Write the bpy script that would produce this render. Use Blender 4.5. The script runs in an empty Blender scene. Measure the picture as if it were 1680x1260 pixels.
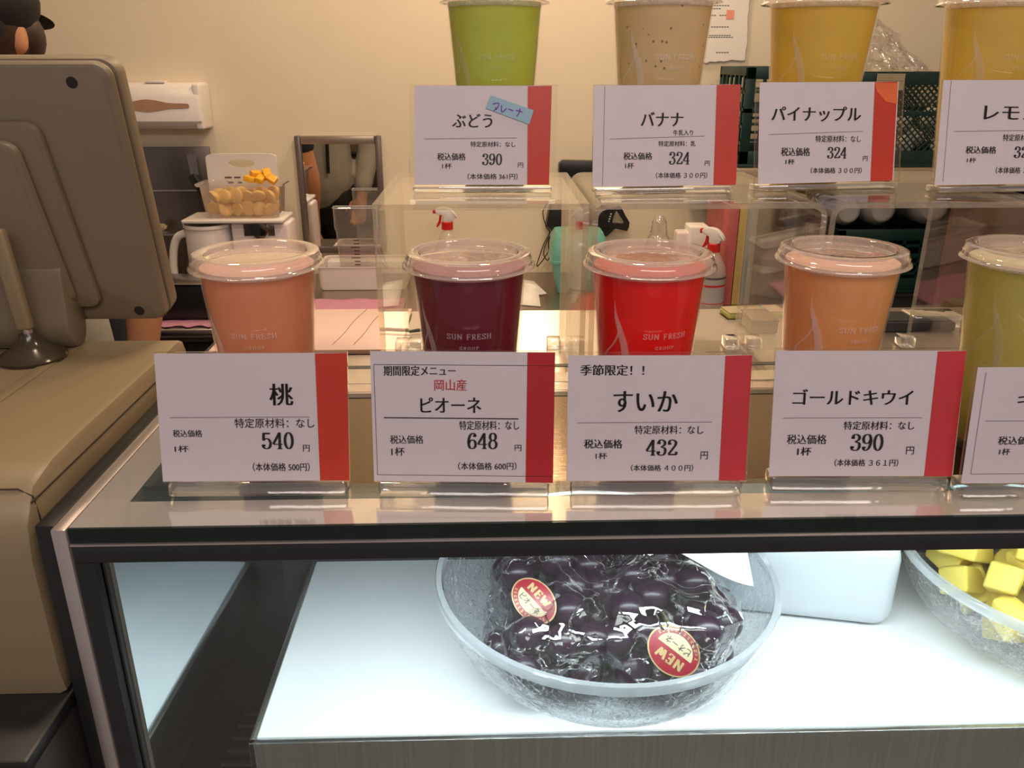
import bpy, bmesh, math, random
from mathutils import Vector, Matrix, noise
random.seed(7)
R = math.radians
sc = bpy.context.scene
C = sc.collection

# ------------------------------------------------------------------ camera
F = 1362.0; PITCH = R(21.3); YAW = R(1.6); CAMZ = 1.45
cd = bpy.data.cameras.new('camera'); cd.sensor_fit = 'HORIZONTAL'; cd.sensor_width = 36.0
cd.lens = F * 36.0 / 1680.0; cd.clip_start = 0.02
cam = bpy.data.objects.new('camera', cd); C.objects.link(cam)
cam.location = (0, 0, CAMZ); cam.rotation_euler = (R(90) - PITCH, 0, -YAW)
sc.camera = cam
CAM = Vector((0, 0, CAMZ))
FW = Vector((math.sin(YAW) * math.cos(PITCH), math.cos(YAW) * math.cos(PITCH), -math.sin(PITCH)))
RT = Vector((math.cos(YAW), -math.sin(YAW), 0)); UP = RT.cross(FW)
def ray(x, y): return FW + RT * ((x - 840) / F) - UP * ((y - 630) / F)
def on_z(x, y, z):
    d = ray(x, y); return CAM + d * ((z - CAMZ) / d.z)
def on_y(x, y, Y):
    d = ray(x, y); return CAM + d * (Y / d.y)

# ------------------------------------------------------------------ light
sc.view_settings.view_transform = 'Standard'; sc.view_settings.look = 'None'
sc.view_settings.gamma = 1.0; sc.view_settings.use_curve_mapping = False
sc.view_settings.exposure = 0.0
w = bpy.data.worlds.new('world'); sc.world = w; w.use_nodes = True
w.node_tree.nodes['Background'].inputs[0].default_value = (1.0, 0.86, 0.84, 1)
w.node_tree.nodes['Background'].inputs[1].default_value = 0.26
def area(name, loc, target, sx, sy, power, col, shape='RECTANGLE', spread=180):
    l = bpy.data.lights.new(name, 'AREA'); l.shape = shape; l.size = sx; l.size_y = sy
    l.energy = power; l.color = col; l.spread = R(spread)
    o = bpy.data.objects.new(name, l); C.objects.link(o); o.location = loc
    o.rotation_euler = (Vector(target) - Vector(loc)).to_track_quat('-Z', 'Y').to_euler()
    return o
WARM = (1.0, 0.74, 0.48)
area('kitchen_downlight', (0.15, 2.28, 2.42), (0.15, 2.36, 0.8), 0.16, 0.16, 9, WARM, 'DISK')
area('kitchen_downlight', (-0.75, 1.75, 2.55), (-0.6, 2.1, 0.8), 0.16, 0.16, 3.5, WARM, 'DISK')
area('kitchen_downlight', (0.15, 1.45, 2.55), (0.1, 1.8, 0.8), 0.16, 0.16, 7, WARM, 'DISK')
area('counter_downlight', (-0.25, 0.85, 2.55), (-0.1, 0.8, 1.2), 0.14, 0.14, 6, (1.0, 0.80, 0.56), 'DISK')
area('counter_downlight', (0.65, 0.7, 2.55), (0.5, 0.7, 1.2), 0.14, 0.14, 5, (1.0, 0.80, 0.56), 'DISK')
area('aisle_light', (0.25, -0.60, 2.20), (0.2, 0.55, 1.2), 1.5, 0.35, 12.0, (1.0, 0.90, 0.88))
area('case_lamp', (0.43, 0.525, 1.14), (0.43, 0.60, 0.9), 1.25, 0.03, 4.6, (0.88, 0.95, 1.0))
area('added_wall_fill', (0.15, 1.90, 2.26), (0.15, 2.56, 2.55), 2.0, 0.12, 6.0, (1.0, 0.78, 0.56))  # added fill: brightens the upper wall that the polished border mirrors

# ------------------------------------------------------------------ materials
def _mat(name):
    m = bpy.data.materials.new(name); m.use_nodes = True
    nt = m.node_tree; return m, nt, nt.nodes, nt.links
def solid(name, col, rough=0.5, metal=0.0, spec=0.5, var=0.06, scale=40, bump=0.0, bscale=120, coat=0.0, sss=0.0, aniso=None):
    m, nt, N, L = _mat(name); p = N['Principled BSDF']
    p.inputs['Roughness'].default_value = rough; p.inputs['Metallic'].default_value = metal
    p.inputs['Specular IOR Level'].default_value = spec; p.inputs['Coat Weight'].default_value = coat
    if sss:
        p.inputs['Subsurface Weight'].default_value = sss
        p.inputs['Subsurface Radius'].default_value = (0.012, 0.008, 0.005); p.inputs['Subsurface Scale'].default_value = 1.0
    tc = N.new('ShaderNodeTexCoord'); src = tc.outputs['Object']
    if aniso:
        mp = N.new('ShaderNodeMapping'); mp.inputs['Scale'].default_value = aniso; L.new(src, mp.inputs['Vector']); src = mp.outputs['Vector']
    nz = N.new('ShaderNodeTexNoise'); nz.inputs['Scale'].default_value = scale; nz.inputs['Detail'].default_value = 4
    L.new(src, nz.inputs['Vector'])
    cr = N.new('ShaderNodeValToRGB'); e = cr.color_ramp.elements
    e[0].position = 0.3; e[1].position = 0.7
    e[0].color = (*[max(0, c * (1 - var)) for c in col], 1); e[1].color = (*[min(1, c * (1 + var)) for c in col], 1)
    L.new(nz.outputs['Fac'], cr.inputs['Fac']); L.new(cr.outputs['Color'], p.inputs['Base Color'])
    if bump:
        n2 = N.new('ShaderNodeTexNoise'); n2.inputs['Scale'].default_value = bscale; n2.inputs['Detail'].default_value = 3
        L.new(src, n2.inputs['Vector'])
        b = N.new('ShaderNodeBump'); b.inputs['Strength'].default_value = bump; b.inputs['Distance'].default_value = 0.002
        L.new(n2.outputs['Fac'], b.inputs['Height']); L.new(b.outputs['Normal'], p.inputs['Normal'])
    return m
def clear(name, tint=(1, 1, 1), haze=0.03, hazecol=(0.9, 0.88, 0.85), ior=1.45, rough=0.02, bump=0.0, bscale=60, bdist=0.002, vor=False, boost=1.0, ridged=False, ridge=0.3, rw=0.05):
    """thin clear plastic / glass: see-through + mirror reflection by angle + a little milky scatter"""
    m, nt, N, L = _mat(name); N.remove(N['Principled BSDF']); out = N['Material Output']
    tr = N.new('ShaderNodeBsdfTransparent'); tr.inputs['Color'].default_value = (*tint, 1)
    gl = N.new('ShaderNodeBsdfGlossy'); gl.inputs['Roughness'].default_value = rough; gl.inputs['Color'].default_value = (1, 1, 1, 1)
    df = N.new('ShaderNodeBsdfDiffuse'); df.inputs['Color'].default_value = (*hazecol, 1)
    tl = N.new('ShaderNodeBsdfTranslucent'); tl.inputs['Color'].default_value = (*hazecol, 1)
    mh = N.new('ShaderNodeMixShader'); mh.inputs[0].default_value = 0.5
    L.new(df.outputs[0], mh.inputs[1]); L.new(tl.outputs[0], mh.inputs[2])
    m1 = N.new('ShaderNodeMixShader'); m1.inputs[0].default_value = haze
    L.new(tr.outputs[0], m1.inputs[1]); L.new(mh.outputs[0], m1.inputs[2])
    fr = N.new('ShaderNodeLayerWeight'); fr.inputs['Blend'].default_value = 0.5
    # schlick from facing: f0 + (1-f0)*facing^5
    f0 = ((ior - 1) / (ior + 1)) ** 2 * 1.8
    pw = N.new('ShaderNodeMath'); pw.operation = 'POWER'; pw.inputs[1].default_value = 4.0
    ma = N.new('ShaderNodeMath'); ma.operation = 'MULTIPLY_ADD'; ma.inputs[1].default_value = (1 - f0) * boost; ma.inputs[2].default_value = f0 * boost
    ma.use_clamp = True
    L.new(fr.outputs['Facing'], pw.inputs[0]); L.new(pw.outputs[0], ma.inputs[0])
    m2 = N.new('ShaderNodeMixShader'); L.new(ma.outputs[0], m2.inputs[0])
    L.new(m1.outputs[0], m2.inputs[1]); L.new(gl.outputs[0], m2.inputs[2]); L.new(m2.outputs[0], out.inputs['Surface'])
    if bump:
        tc = N.new('ShaderNodeTexCoord')
        nz = N.new('ShaderNodeTexNoise'); nz.inputs['Scale'].default_value = bscale; nz.inputs['Detail'].default_value = 2
        nz.inputs['Distortion'].default_value = 1.2 if vor else 0.3
        L.new(tc.outputs['Object'], nz.inputs['Vector'])
        h = nz.outputs['Fac']
        if ridged:   # thin raised wrinkles
            s = N.new('ShaderNodeMath'); s.operation = 'SUBTRACT'; s.inputs[1].default_value = 0.5; L.new(h, s.inputs[0])
            a = N.new('ShaderNodeMath'); a.operation = 'ABSOLUTE'; L.new(s.outputs[0], a.inputs[0])
            mr = N.new('ShaderNodeMapRange'); mr.inputs[1].default_value = 0.0; mr.inputs[2].default_value = rw
            mr.inputs[3].default_value = 1.0; mr.inputs[4].default_value = 0.0; L.new(a.outputs[0], mr.inputs[0]); h = mr.outputs[0]
            hz = N.new('ShaderNodeMath'); hz.operation = 'MULTIPLY_ADD'; hz.inputs[1].default_value = ridge; hz.inputs[2].default_value = haze
            L.new(h, hz.inputs[0]); L.new(hz.outputs[0], m1.inputs[0])
        b = N.new('ShaderNodeBump'); b.inputs['Strength'].default_value = bump; b.inputs['Distance'].default_value = bdist
        L.new(h, b.inputs['Height'])
        for n in (gl, fr, df): L.new(b.outputs['Normal'], n.inputs['Normal'])
    return m
M = {}
M['wall'] = solid('wall_paint', (0.75, 0.65, 0.49), 0.75, var=0.02, scale=6, bump=0.05, bscale=300)
M['floor'] = solid('floor_tile', (0.30, 0.27, 0.24), 0.4, var=0.1, scale=5)
M['ceiling'] = solid('ceiling_paint', (0.80, 0.76, 0.68), 0.8, var=0.02)
M['steel'] = solid('brushed_steel', (0.60, 0.58, 0.56), 0.24, 1.0, var=0.06, scale=30, bump=0.15, bscale=30, aniso=(60, 1.2, 1.2))
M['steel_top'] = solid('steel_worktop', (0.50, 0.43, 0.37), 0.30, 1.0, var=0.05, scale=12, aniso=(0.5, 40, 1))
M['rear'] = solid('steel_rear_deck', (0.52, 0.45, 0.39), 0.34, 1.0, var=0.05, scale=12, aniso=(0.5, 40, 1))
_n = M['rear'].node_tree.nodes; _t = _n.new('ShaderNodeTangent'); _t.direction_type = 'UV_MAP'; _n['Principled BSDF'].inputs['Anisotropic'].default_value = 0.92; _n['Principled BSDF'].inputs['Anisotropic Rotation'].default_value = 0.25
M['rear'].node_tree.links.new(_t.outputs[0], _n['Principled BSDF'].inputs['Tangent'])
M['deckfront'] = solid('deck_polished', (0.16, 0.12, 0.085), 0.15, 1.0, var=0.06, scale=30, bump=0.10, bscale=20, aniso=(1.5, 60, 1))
M['band'] = solid('polished_band', (0.70, 0.66, 0.62), 0.09, 0.62, var=0.02, scale=10)
M['lip'] = solid('lip_steel', (0.75, 0.74, 0.72), 0.24, 1.0, var=0.08, scale=12, bump=0.1, bscale=18, aniso=(30, 1, 0.6))
M['chrome'] = solid('chrome', (0.8, 0.8, 0.8), 0.06, 1.0, var=0.01)
M['trim'] = solid('trim_metal', (0.62, 0.55, 0.52), 0.32, 0.8, var=0.04)
M['black'] = solid('black_plastic', (0.012, 0.012, 0.012), 0.38, var=0.2)
M['frame'] = solid('black_frame', (0.022, 0.023, 0.026), 0.35, var=0.1)
M['dark'] = solid('dark_interior', (0.05, 0.052, 0.055), 0.30, var=0.1)
M['glassedge'] = solid('dark_glass_edge', (0.012, 0.02, 0.018), 0.12, var=0.1)
M['tintmirror'] = solid('tinted_mirror', (0.56, 0.62, 0.65), 0.04, 1.0, var=0.03, scale=4)
M['shelfwhite'] = solid('shelf_white', (0.80, 0.82, 0.83), 0.4, var=0.01)
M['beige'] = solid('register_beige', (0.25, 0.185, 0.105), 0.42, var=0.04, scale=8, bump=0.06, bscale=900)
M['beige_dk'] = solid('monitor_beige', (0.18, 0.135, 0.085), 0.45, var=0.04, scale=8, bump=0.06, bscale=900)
M['seam'] = solid('seam_dark', (0.03, 0.022, 0.015), 0.6)
M['poledisc'] = solid('pole_base_brown', (0.05, 0.035, 0.022), 0.18, var=0.1)
M['counterdk'] = solid('counter_dark', (0.035, 0.03, 0.028), 0.45, var=0.2, scale=12)
M['acryl'] = clear('clear_acrylic', (0.99, 0.985, 0.97), 0.004, boost=0.6)
M['acryledge'] = clear('acrylic_edge', (0.80, 0.74, 0.62), 0.20, (0.95, 0.86, 0.70), boost=1.4)  # pale milky colour stands in for light piped out at the edges
M['glass'] = clear('case_glass', (0.93, 0.97, 0.96), 0.005)
M['topglass'] = clear('top_glass', (0.60, 0.70, 0.68), 0.015, boost=1.2)
M['base'] = clear('acrylic_block', (0.90, 0.91, 0.92), 0.10, (0.9, 0.92, 0.95), boost=2.6, rough=0.04, bump=0.5, bscale=30)
M['cup'] = clear('cup_plastic', (0.99, 0.98, 0.96), 0.012, (0.95, 0.88, 0.80), boost=0.55)
M['lid'] = clear('lid_plastic', (0.97, 0.94, 0.92), 0.26, (0.95, 0.80, 0.74), boost=1.5, bump=0.25, bscale=45)
M['bowl'] = clear('pebbled_bowl', (0.965, 0.975, 0.985), 0.03, (0.92, 0.96, 1.0), boost=0.9, rough=0.05, bump=1.0, bscale=68, vor=True, ridged=True, ridge=0.40, rw=0.032)
M['bowlrim'] = clear('bowl_rim', (0.95, 0.97, 0.99), 0.34, (0.92, 0.97, 1.0), boost=2.2, rough=0.03)
M['bag'] = clear('fruit_bag', (0.97, 0.97, 0.98), 0.010, (0.95, 0.95, 0.97), boost=1.7, rough=0.03, bump=1.0, bscale=24, bdist=0.006, vor=True, ridged=True, ridge=0.40, rw=0.022)
M['clearbag'] = clear('crumpled_bag', (0.93, 0.91, 0.88), 0.16, (0.95, 0.92, 0.88), boost=2.0, rough=0.06, bump=1.0, bscale=40, bdist=0.006, vor=True)
M['tub'] = clear('tub_plastic', (0.95, 0.92, 0.90), 0.22, (0.95, 0.88, 0.84), boost=1.4)
M['beaker'] = clear('beaker_plastic', (0.86, 0.84, 0.82), 0.10, (0.9, 0.86, 0.82), boost=1.5)
M['card'] = solid('card_paper', (0.62, 0.545, 0.56), 0.5, var=0.015, scale=60, coat=0.12)
M['stripe'] = solid('stripe_red', (0.52, 0.036, 0.016), 0.4, var=0.05, scale=25, coat=0.2)
M['stripe2'] = solid('stripe_crimson', (0.42, 0.012, 0.018), 0.4, var=0.05, scale=25, coat=0.2)
M['stripe3'] = solid('stripe_rose', (0.54, 0.032, 0.042), 0.4, var=0.05, scale=25, coat=0.2)
M['stain'] = solid('stripe_stain', (0.70, 0.13, 0.035), 0.4, var=0.12, scale=35)
M['ink'] = solid('ink', (0.012, 0.011, 0.012), 0.5)
M['inkred'] = solid('ink_red', (0.55, 0.05, 0.06), 0.5)
M['inkthin'] = solid('ink_line', (0.10, 0.085, 0.085), 0.5)
M['bluetag'] = solid('blue_tape', (0.26, 0.42, 0.52), 0.45, var=0.04)
M['purple'] = solid('purple_pen', (0.14, 0.01, 0.28), 0.5)
M['print'] = clear('cup_print', (1, 1, 1), 0.42, (1.0, 0.95, 0.92))
M['printfaint'] = clear('cup_print_faint', (1, 1, 1), 0.20, (1.0, 0.95, 0.92))
def juice(name, col, sss=0.25):
    return solid(name, col, 0.35, var=0.06, scale=22, sss=sss)
M['white'] = solid('white_plastic', (0.78, 0.73, 0.70), 0.35, var=0.02)
M['white2'] = solid('white_enamel', (0.80, 0.70, 0.68), 0.3, var=0.02)
M['paper'] = solid('white_paper', (0.82, 0.78, 0.72), 0.7, var=0.02)
M['red'] = solid('red_plastic', (0.62, 0.02, 0.02), 0.3, var=0.03)
M['mint'] = solid('mint_plastic', (0.14, 0.40, 0.33), 0.35, var=0.04)
M['pink'] = solid('pink_cloth', (0.56, 0.25, 0.36), 0.9, var=0.08, scale=60, bump=0.4, bscale=300)
M['peach'] = solid('peach_board', (0.72, 0.50, 0.44), 0.4, var=0.03, scale=20)
M['peachedge'] = solid('peach_board_edge', (0.42, 0.24, 0.15), 0.5)
M['green'] = solid('crate_green', (0.002, 0.026, 0.020), 0.45, var=0.15)
M['tan'] = solid('tan_shelf', (0.33, 0.25, 0.17), 0.5, var=0.05, scale=8)
M['wood'] = solid('brown_wood', (0.085, 0.033, 0.014), 0.45, var=0.25, scale=9, aniso=(2, 2, 14))
M['mirror'] = solid('mirror_silver', (0.82, 0.82, 0.80), 0.015, 1.0, var=0.01)
M['mirrorframe'] = solid('mirror_frame', (0.17, 0.135, 0.12), 0.35, 0.5, var=0.06)
M['mirrorframe2'] = solid('mirror_frame_bead', (0.40, 0.32, 0.25), 0.3, 0.6, var=0.06)
M['skin'] = solid('skin', (0.54, 0.24, 0.13), 0.5, var=0.05, sss=0.15)
M['hair'] = solid('hair_brown', (0.028, 0.010, 0.006), 0.5, var=0.4, scale=60, aniso=(6, 6, 1))
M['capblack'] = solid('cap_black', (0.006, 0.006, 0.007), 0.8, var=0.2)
M['navy'] = solid('navy_cloth', (0.015, 0.018, 0.04), 0.85, var=0.2)
M['greycloth'] = solid('grey_shirt', (0.34, 0.31, 0.28), 0.8, var=0.08, scale=14, bump=0.9, bscale=14)
M['orange_peach'] = solid('peach_flesh', (0.92, 0.58, 0.20), 0.35, var=0.18, scale=30, sss=0.15)
M['mango'] = solid('mango_flesh', (0.90, 0.46, 0.03), 0.35, var=0.12, scale=30)
M['pineapple'] = solid('pineapple_flesh', (0.95, 0.72, 0.13), 0.35, var=0.14, scale=60, bump=0.5, bscale=140, sss=0.1)
M['kiwi'] = solid('kiwi_flesh', (0.30, 0.40, 0.04), 0.4, var=0.3, scale=40)
M['grape'] = solid('grape_skin', (0.020, 0.006, 0.018), 0.28, var=0.8, scale=22, spec=0.45)
M['stem'] = solid('grape_stem', (0.22, 0.17, 0.07), 0.6, var=0.2)
M['gold'] = solid('sticker_gold', (0.38, 0.27, 0.12), 0.4, 0.2, var=0.06)
M['stickred'] = solid('sticker_red', (0.22, 0.006, 0.016), 0.35, var=0.05)
M['cream'] = solid('sticker_cream', (0.40, 0.33, 0.20), 0.45, var=0.04)
M['bred'] = solid('binder_red', (0.50, 0.11, 0.10), 0.5, var=0.05)
M['byel'] = solid('binder_yellow', (0.52, 0.36, 0.11), 0.5, var=0.05)
M['bblu'] = solid('binder_blue', (0.13, 0.22, 0.29), 0.5, var=0.05)
M['label'] = solid('bottle_label', (0.42, 0.38, 0.36), 0.5, var=0.03)
M['ygreen'] = solid('notepad_green', (0.48, 0.48, 0.13), 0.6, var=0.05)
M['teal'] = solid('teal_cloth', (0.10, 0.24, 0.28), 0.85, var=0.1, bump=0.4, bscale=200)
M['redsheet'] = solid('red_sheet', (0.60, 0.09, 0.07), 0.5, var=0.03)
M['sprayclear'] = clear('spray_bottle', (0.95, 0.92, 0.90), 0.45, (0.95, 0.88, 0.84))
M['steeldk'] = solid('dark_steel', (0.20, 0.17, 0.15), 0.30, 0.9, var=0.15, scale=6)
M['cupstack'] = clear('wrapped_cups', (0.8, 0.78, 0.75), 0.45, (0.62, 0.58, 0.54), boost=1.5, rough=0.1, bump=0.8, bscale=50, vor=True)
M['whitetub'] = solid('white_tub', (0.52, 0.56, 0.60), 0.35, var=0.02)

# ------------------------------------------------------------------ mesh helpers
class MB:
    def __init__(self): self.bm = bmesh.new()
    def add(self, b, mat=None, mi=0, smooth=False, rule=None):
        if mat is not None: bmesh.ops.transform(b, matrix=mat, verts=b.verts)
        b.normal_update()
        for f in b.faces:
            f.material_index = mi if rule is None else rule(f); f.smooth = smooth
        me = bpy.data.meshes.new('tmp'); b.to_mesh(me); b.free(); self.bm.from_mesh(me); bpy.data.meshes.remove(me)
        return self
    def box(self, c, s, bev=0.0, seg=2, rot=None, mi=0, smooth=None, rule=None):
        b = bmesh.new(); bmesh.ops.create_cube(b, size=1); bmesh.ops.scale(b, vec=s, verts=b.verts)
        if bev: bmesh.ops.bevel(b, geom=b.edges[:], offset=bev, segments=seg, profile=0.5, affect='EDGES')
        m = Matrix.Translation(c)
        if rot is not None: m = m @ rot.to_4x4()
        return self.add(b, m, mi, bool(bev) if smooth is None else smooth, rule)
    def lathe(self, prof, n=48, mat=None, mi=0, smooth=True):
        b = bmesh.new(); rings = []
        for r, z in prof:
            if r < 1e-6: rings.append([b.verts.new((0, 0, z))])
            else: rings.append([b.verts.new((r * math.cos(2 * math.pi * k / n), r * math.sin(2 * math.pi * k / n), z)) for k in range(n)])
        for a, c in zip(rings, rings[1:]):
            for k in range(n):
                k2 = (k + 1) % n
                if len(a) == 1 and len(c) == 1: continue
                if len(a) == 1: b.faces.new((a[0], c[k2], c[k]))
                elif len(c) == 1: b.faces.new((a[k], a[k2], c[0]))
                else: b.faces.new((a[k], a[k2], c[k2], c[k]))
        return self.add(b, mat, mi, smooth)
    def tube(self, pts, rad, n=10, mi=0, closed=False):
        pts = [Vector(p) for p in pts]; b = bmesh.new(); rings = []
        rr = rad if isinstance(rad, (list, tuple)) else [rad] * len(pts)
        prev = None
        for i, p in enumerate(pts):
            t = (pts[(i + 1) % len(pts)] if closed or i < len(pts) - 1 else p) - (pts[i - 1] if closed or i > 0 else p)
            t.normalize()
            if prev is None: nrm = t.orthogonal().normalized()
            else: nrm = (prev - t * prev.dot(t)).normalized()
            prev = nrm; bn = t.cross(nrm)
            rings.append([b.verts.new(p + (nrm * math.cos(2 * math.pi * k / n) + bn * math.sin(2 * math.pi * k / n)) * rr[i]) for k in range(n)])
        m = len(rings)
        for i in range(m if closed else m - 1):
            a, c = rings[i], rings[(i + 1) % m]
            for k in range(n): b.faces.new((a[k], a[(k + 1) % n], c[(k + 1) % n], c[k]))
        if not closed: b.faces.new(rings[0][::-1]); b.faces.new(rings[-1])
        return self.add(b, None, mi, True)
    def prism(self, poly, h, mat=None, mi=0, bev=0.0, smooth=False, rule=None):
        b = bmesh.new(); vs = [b.verts.new((x, y, 0)) for x, y in poly]; f = b.faces.new(vs)
        if f.normal.z < 0 or sum(poly[i][0] * poly[(i + 1) % len(poly)][1] - poly[(i + 1) % len(poly)][0] * poly[i][1] for i in range(len(poly))) < 0:
            bmesh.ops.reverse_faces(b, faces=[f])
        if h:
            g = bmesh.ops.extrude_face_region(b, geom=[f]); bmesh.ops.translate(b, vec=(0, 0, h), verts=[v for v in g['geom'] if isinstance(v, bmesh.types.BMVert)])
            bmesh.ops.recalc_face_normals(b, faces=b.faces[:])
            if bev:
                e = [e for e in b.edges if abs(e.verts[0].co.z - e.verts[1].co.z) < 1e-7]
                bmesh.ops.bevel(b, geom=e, offset=bev, segments=2, profile=0.5, affect='EDGES')
        return self.add(b, mat, mi, smooth, rule)
    def ring_plate(self, outer, inner, h, mat=None, mi=0):
        """flat plate with a hole; outer / inner are point loops of one length"""
        b = bmesh.new(); n = len(outer)
        o0 = [b.verts.new((x, y, 0)) for x, y in outer]; i0 = [b.verts.new((x, y, 0)) for x, y in inner]
        o1 = [b.verts.new((x, y, h)) for x, y in outer]; i1 = [b.verts.new((x, y, h)) for x, y in inner]
        for k in range(n):
            j = (k + 1) % n
            b.faces.new((o1[k], o1[j], i1[j], i1[k])); b.faces.new((o0[j], o0[k], i0[k], i0[j]))
            b.faces.new((o0[k], o0[j], o1[j], o1[k])); b.faces.new((i0[j], i0[k], i1[k], i1[j]))
        return self.add(b, mat, mi, False)
    def grid(self, fn, nu, nv, mi=0, smooth=True):
        b = bmesh.new(); v = [[b.verts.new(fn(i / nu, j / nv)) for j in range(nv + 1)] for i in range(nu + 1)]
        for i in range(nu):
            for j in range(nv): b.faces.new((v[i][j], v[i + 1][j], v[i + 1][j + 1], v[i][j + 1]))
        return self.add(b, None, mi, smooth)
    def ball(self, c, s, mi=0, sub=3, rot=None):
        b = bmesh.new(); bmesh.ops.create_icosphere(b, subdivisions=sub, radius=1.0)
        m = Matrix.Translation(c)
        if rot is not None: m = m @ rot.to_4x4()
        m = m @ Matrix.Diagonal((*( (s, s, s) if isinstance(s, (int, float)) else s), 1))
        return self.add(b, m, mi, True)
    def quad(self, pts, mi=0):
        b = bmesh.new(); b.faces.new([b.verts.new(p) for p in pts]); return self.add(b, None, mi, False)
    def build(self, name, mats, parent=None, sharp=40):
        me = bpy.data.meshes.new(name); self.bm.to_mesh(me); self.bm.free()
        for m in (mats if isinstance(mats, (list, tuple)) else [mats]): me.materials.append(M[m] if isinstance(m, str) else m)
        if sharp:
            try: me.set_sharp_from_angle(angle=R(sharp))
            except Exception: pass
        o = bpy.data.objects.new(name, me); C.objects.link(o)
        if parent: o.parent = parent
        return o
def tag(o, label, cat, group=None, kind=None):
    o['label'] = label; o['category'] = cat
    if group: o['group'] = group
    if kind: o['kind'] = kind
    return o
def thing(name, label, cat, loc=(0, 0, 0), rotz=0.0, group=None):
    o = bpy.data.objects.new(name, None); o.empty_display_size = 0.05; C.objects.link(o)
    o.location = loc; o.rotation_euler = (0, 0, rotz); return tag(o, label, cat, group)
def struct(o): o['kind'] = 'structure'; return o
def spline(pts, k=8, closed=False):
    """smooth path through points (2-D or 3-D)"""
    P = [Vector(p) for p in pts]; n = len(P); out = []
    for i in range(n if closed else n - 1):
        p0 = P[(i - 1) % n] if closed or i > 0 else P[0] * 2 - P[1]
        p1, p2 = P[i], P[(i + 1) % n]
        p3 = P[(i + 2) % n] if closed or i + 2 < n else P[-1] * 2 - P[-2]
        for j in range(k):
            t = j / k
            out.append(0.5 * (2 * p1 + (p2 - p0) * t + (2 * p0 - 5 * p1 + 4 * p2 - p3) * t * t + (3 * p1 - p0 - 3 * p2 + p3) * t ** 3))
    if not closed: out.append(P[-1])
    return out
def rrect(w, h, r, n=6):
    out = []
    for cx, cy, a in ((w / 2 - r, h / 2 - r, 0), (-w / 2 + r, h / 2 - r, 90), (-w / 2 + r, -h / 2 + r, 180), (w / 2 - r, -h / 2 + r, 270)):
        for k in range(n + 1): out.append((cx + r * math.cos(R(a + 90 * k / n)), cy + r * math.sin(R(a + 90 * k / n))))
    return out

# ------------------------------------------------------------------ lettering
_gc = {}
def font_glyphs(s, off):
    k = (s, off)
    if k not in _gc:
        c = bpy.data.curves.new('t', 'FONT'); c.body = s; c.resolution_u = 3; c.offset = off
        o = bpy.data.objects.new('t', c); C.objects.link(o)
        me = bpy.data.meshes.new_from_object(o.evaluated_get(bpy.context.evaluated_depsgraph_get()))
        _gc[k] = ([(v.co.x, v.co.y) for v in me.vertices], [tuple(p.vertices) for p in me.polygons])
        bpy.data.objects.remove(o); bpy.data.curves.remove(c); bpy.data.meshes.remove(me)
    return _gc[k]
def ribbon(pts, thin, thick, closed=False):
    """broad-nib stroke: uprights thick, level strokes thin -> quads"""
    n = len(pts); L, Rr = [], []
    for i, p in enumerate(pts):
        a = pts[(i + 1) % n] if closed or i < n - 1 else p; b = pts[i - 1] if closed or i > 0 else p
        t = (a - b); t = t.normalized() if t.length > 1e-9 else Vector((0, 1))
        wd = thin + (thick - thin) * abs(t.y) ** 1.6; nn = Vector((-t.y, t.x)) * wd * 0.5
        L.append(p + nn); Rr.append(p - nn)
    V = [(v.x, v.y) for v in L] + [(v.x, v.y) for v in Rr]
    return V, [(i, (i + 1) % n, n + (i + 1) % n, n + i) for i in range(n if closed else n - 1)]
def S(*p, c=False): return (spline(p, 6, c), c)
def Ln(*p): return ([Vector(q) for q in p], False)
def ell(cx, cy, rx, ry): return ([Vector((cx + rx * math.cos(2 * math.pi * k / 28), cy + ry * math.sin(2 * math.pi * k / 28))) for k in range(28)], True)
_six = ((.49, .80), (.45, .93), (.33, .97), (.17, .82), (.09, .42), (.16, .09), (.31, .02), (.46, .10), (.51, .30), (.45, .50), (.31, .56), (.17, .48), (.11, .34))
DIG = {'0': [ell(.3, .5, .21, .48)], '1': [Ln((.32, .98), (.32, .02)), Ln((.15, .84), (.32, .96)), Ln((.14, .02), (.5, .02))],
 '2': [S((.10, .74), (.14, .92), (.30, .98), (.48, .88), (.48, .68), (.32, .42), (.08, .08)), Ln((.07, .08), (.54, .08)), Ln((.07, .05), (.54, .05)), Ln((.52, .06), (.55, .24)), ell(.13, .74, .035, .03)],
 '3': [S((.11, .78), (.17, .94), (.31, .98), (.46, .88), (.46, .68), (.26, .53)), S((.26, .53), (.47, .46), (.51, .24), (.42, .06), (.27, .02), (.12, .08), (.08, .22)), ell(.13, .78, .035, .03), ell(.11, .21, .035, .03)],
 '4': [Ln((.41, .99), (.41, .02)), Ln((.40, .97), (.22, .62), (.04, .30)), Ln((.04, .28), (.58, .28)), Ln((.27, .02), (.55, .02))],
 '5': [Ln((.14, .95), (.50, .95)), Ln((.14, .91), (.48, .91)), Ln((.14, .97), (.11, .52)), S((.11, .52), (.24, .62), (.41, .58), (.51, .36), (.44, .09), (.27, .02), (.12, .09), (.08, .22)), ell(.11, .21, .035, .03)],
 '6': [S(*_six), ell(.46, .81, .03, .025)], '8': [ell(.3, .75, .17, .23), ell(.3, .27, .21, .26)],
 '9': [S(*[(.6 - x, 1 - y) for x, y in _six]), ell(.14, .19, .03, .025)]}
_sf = lambda x, y, h=.10: Ln((x - h, y), (x + h, y))
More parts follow.
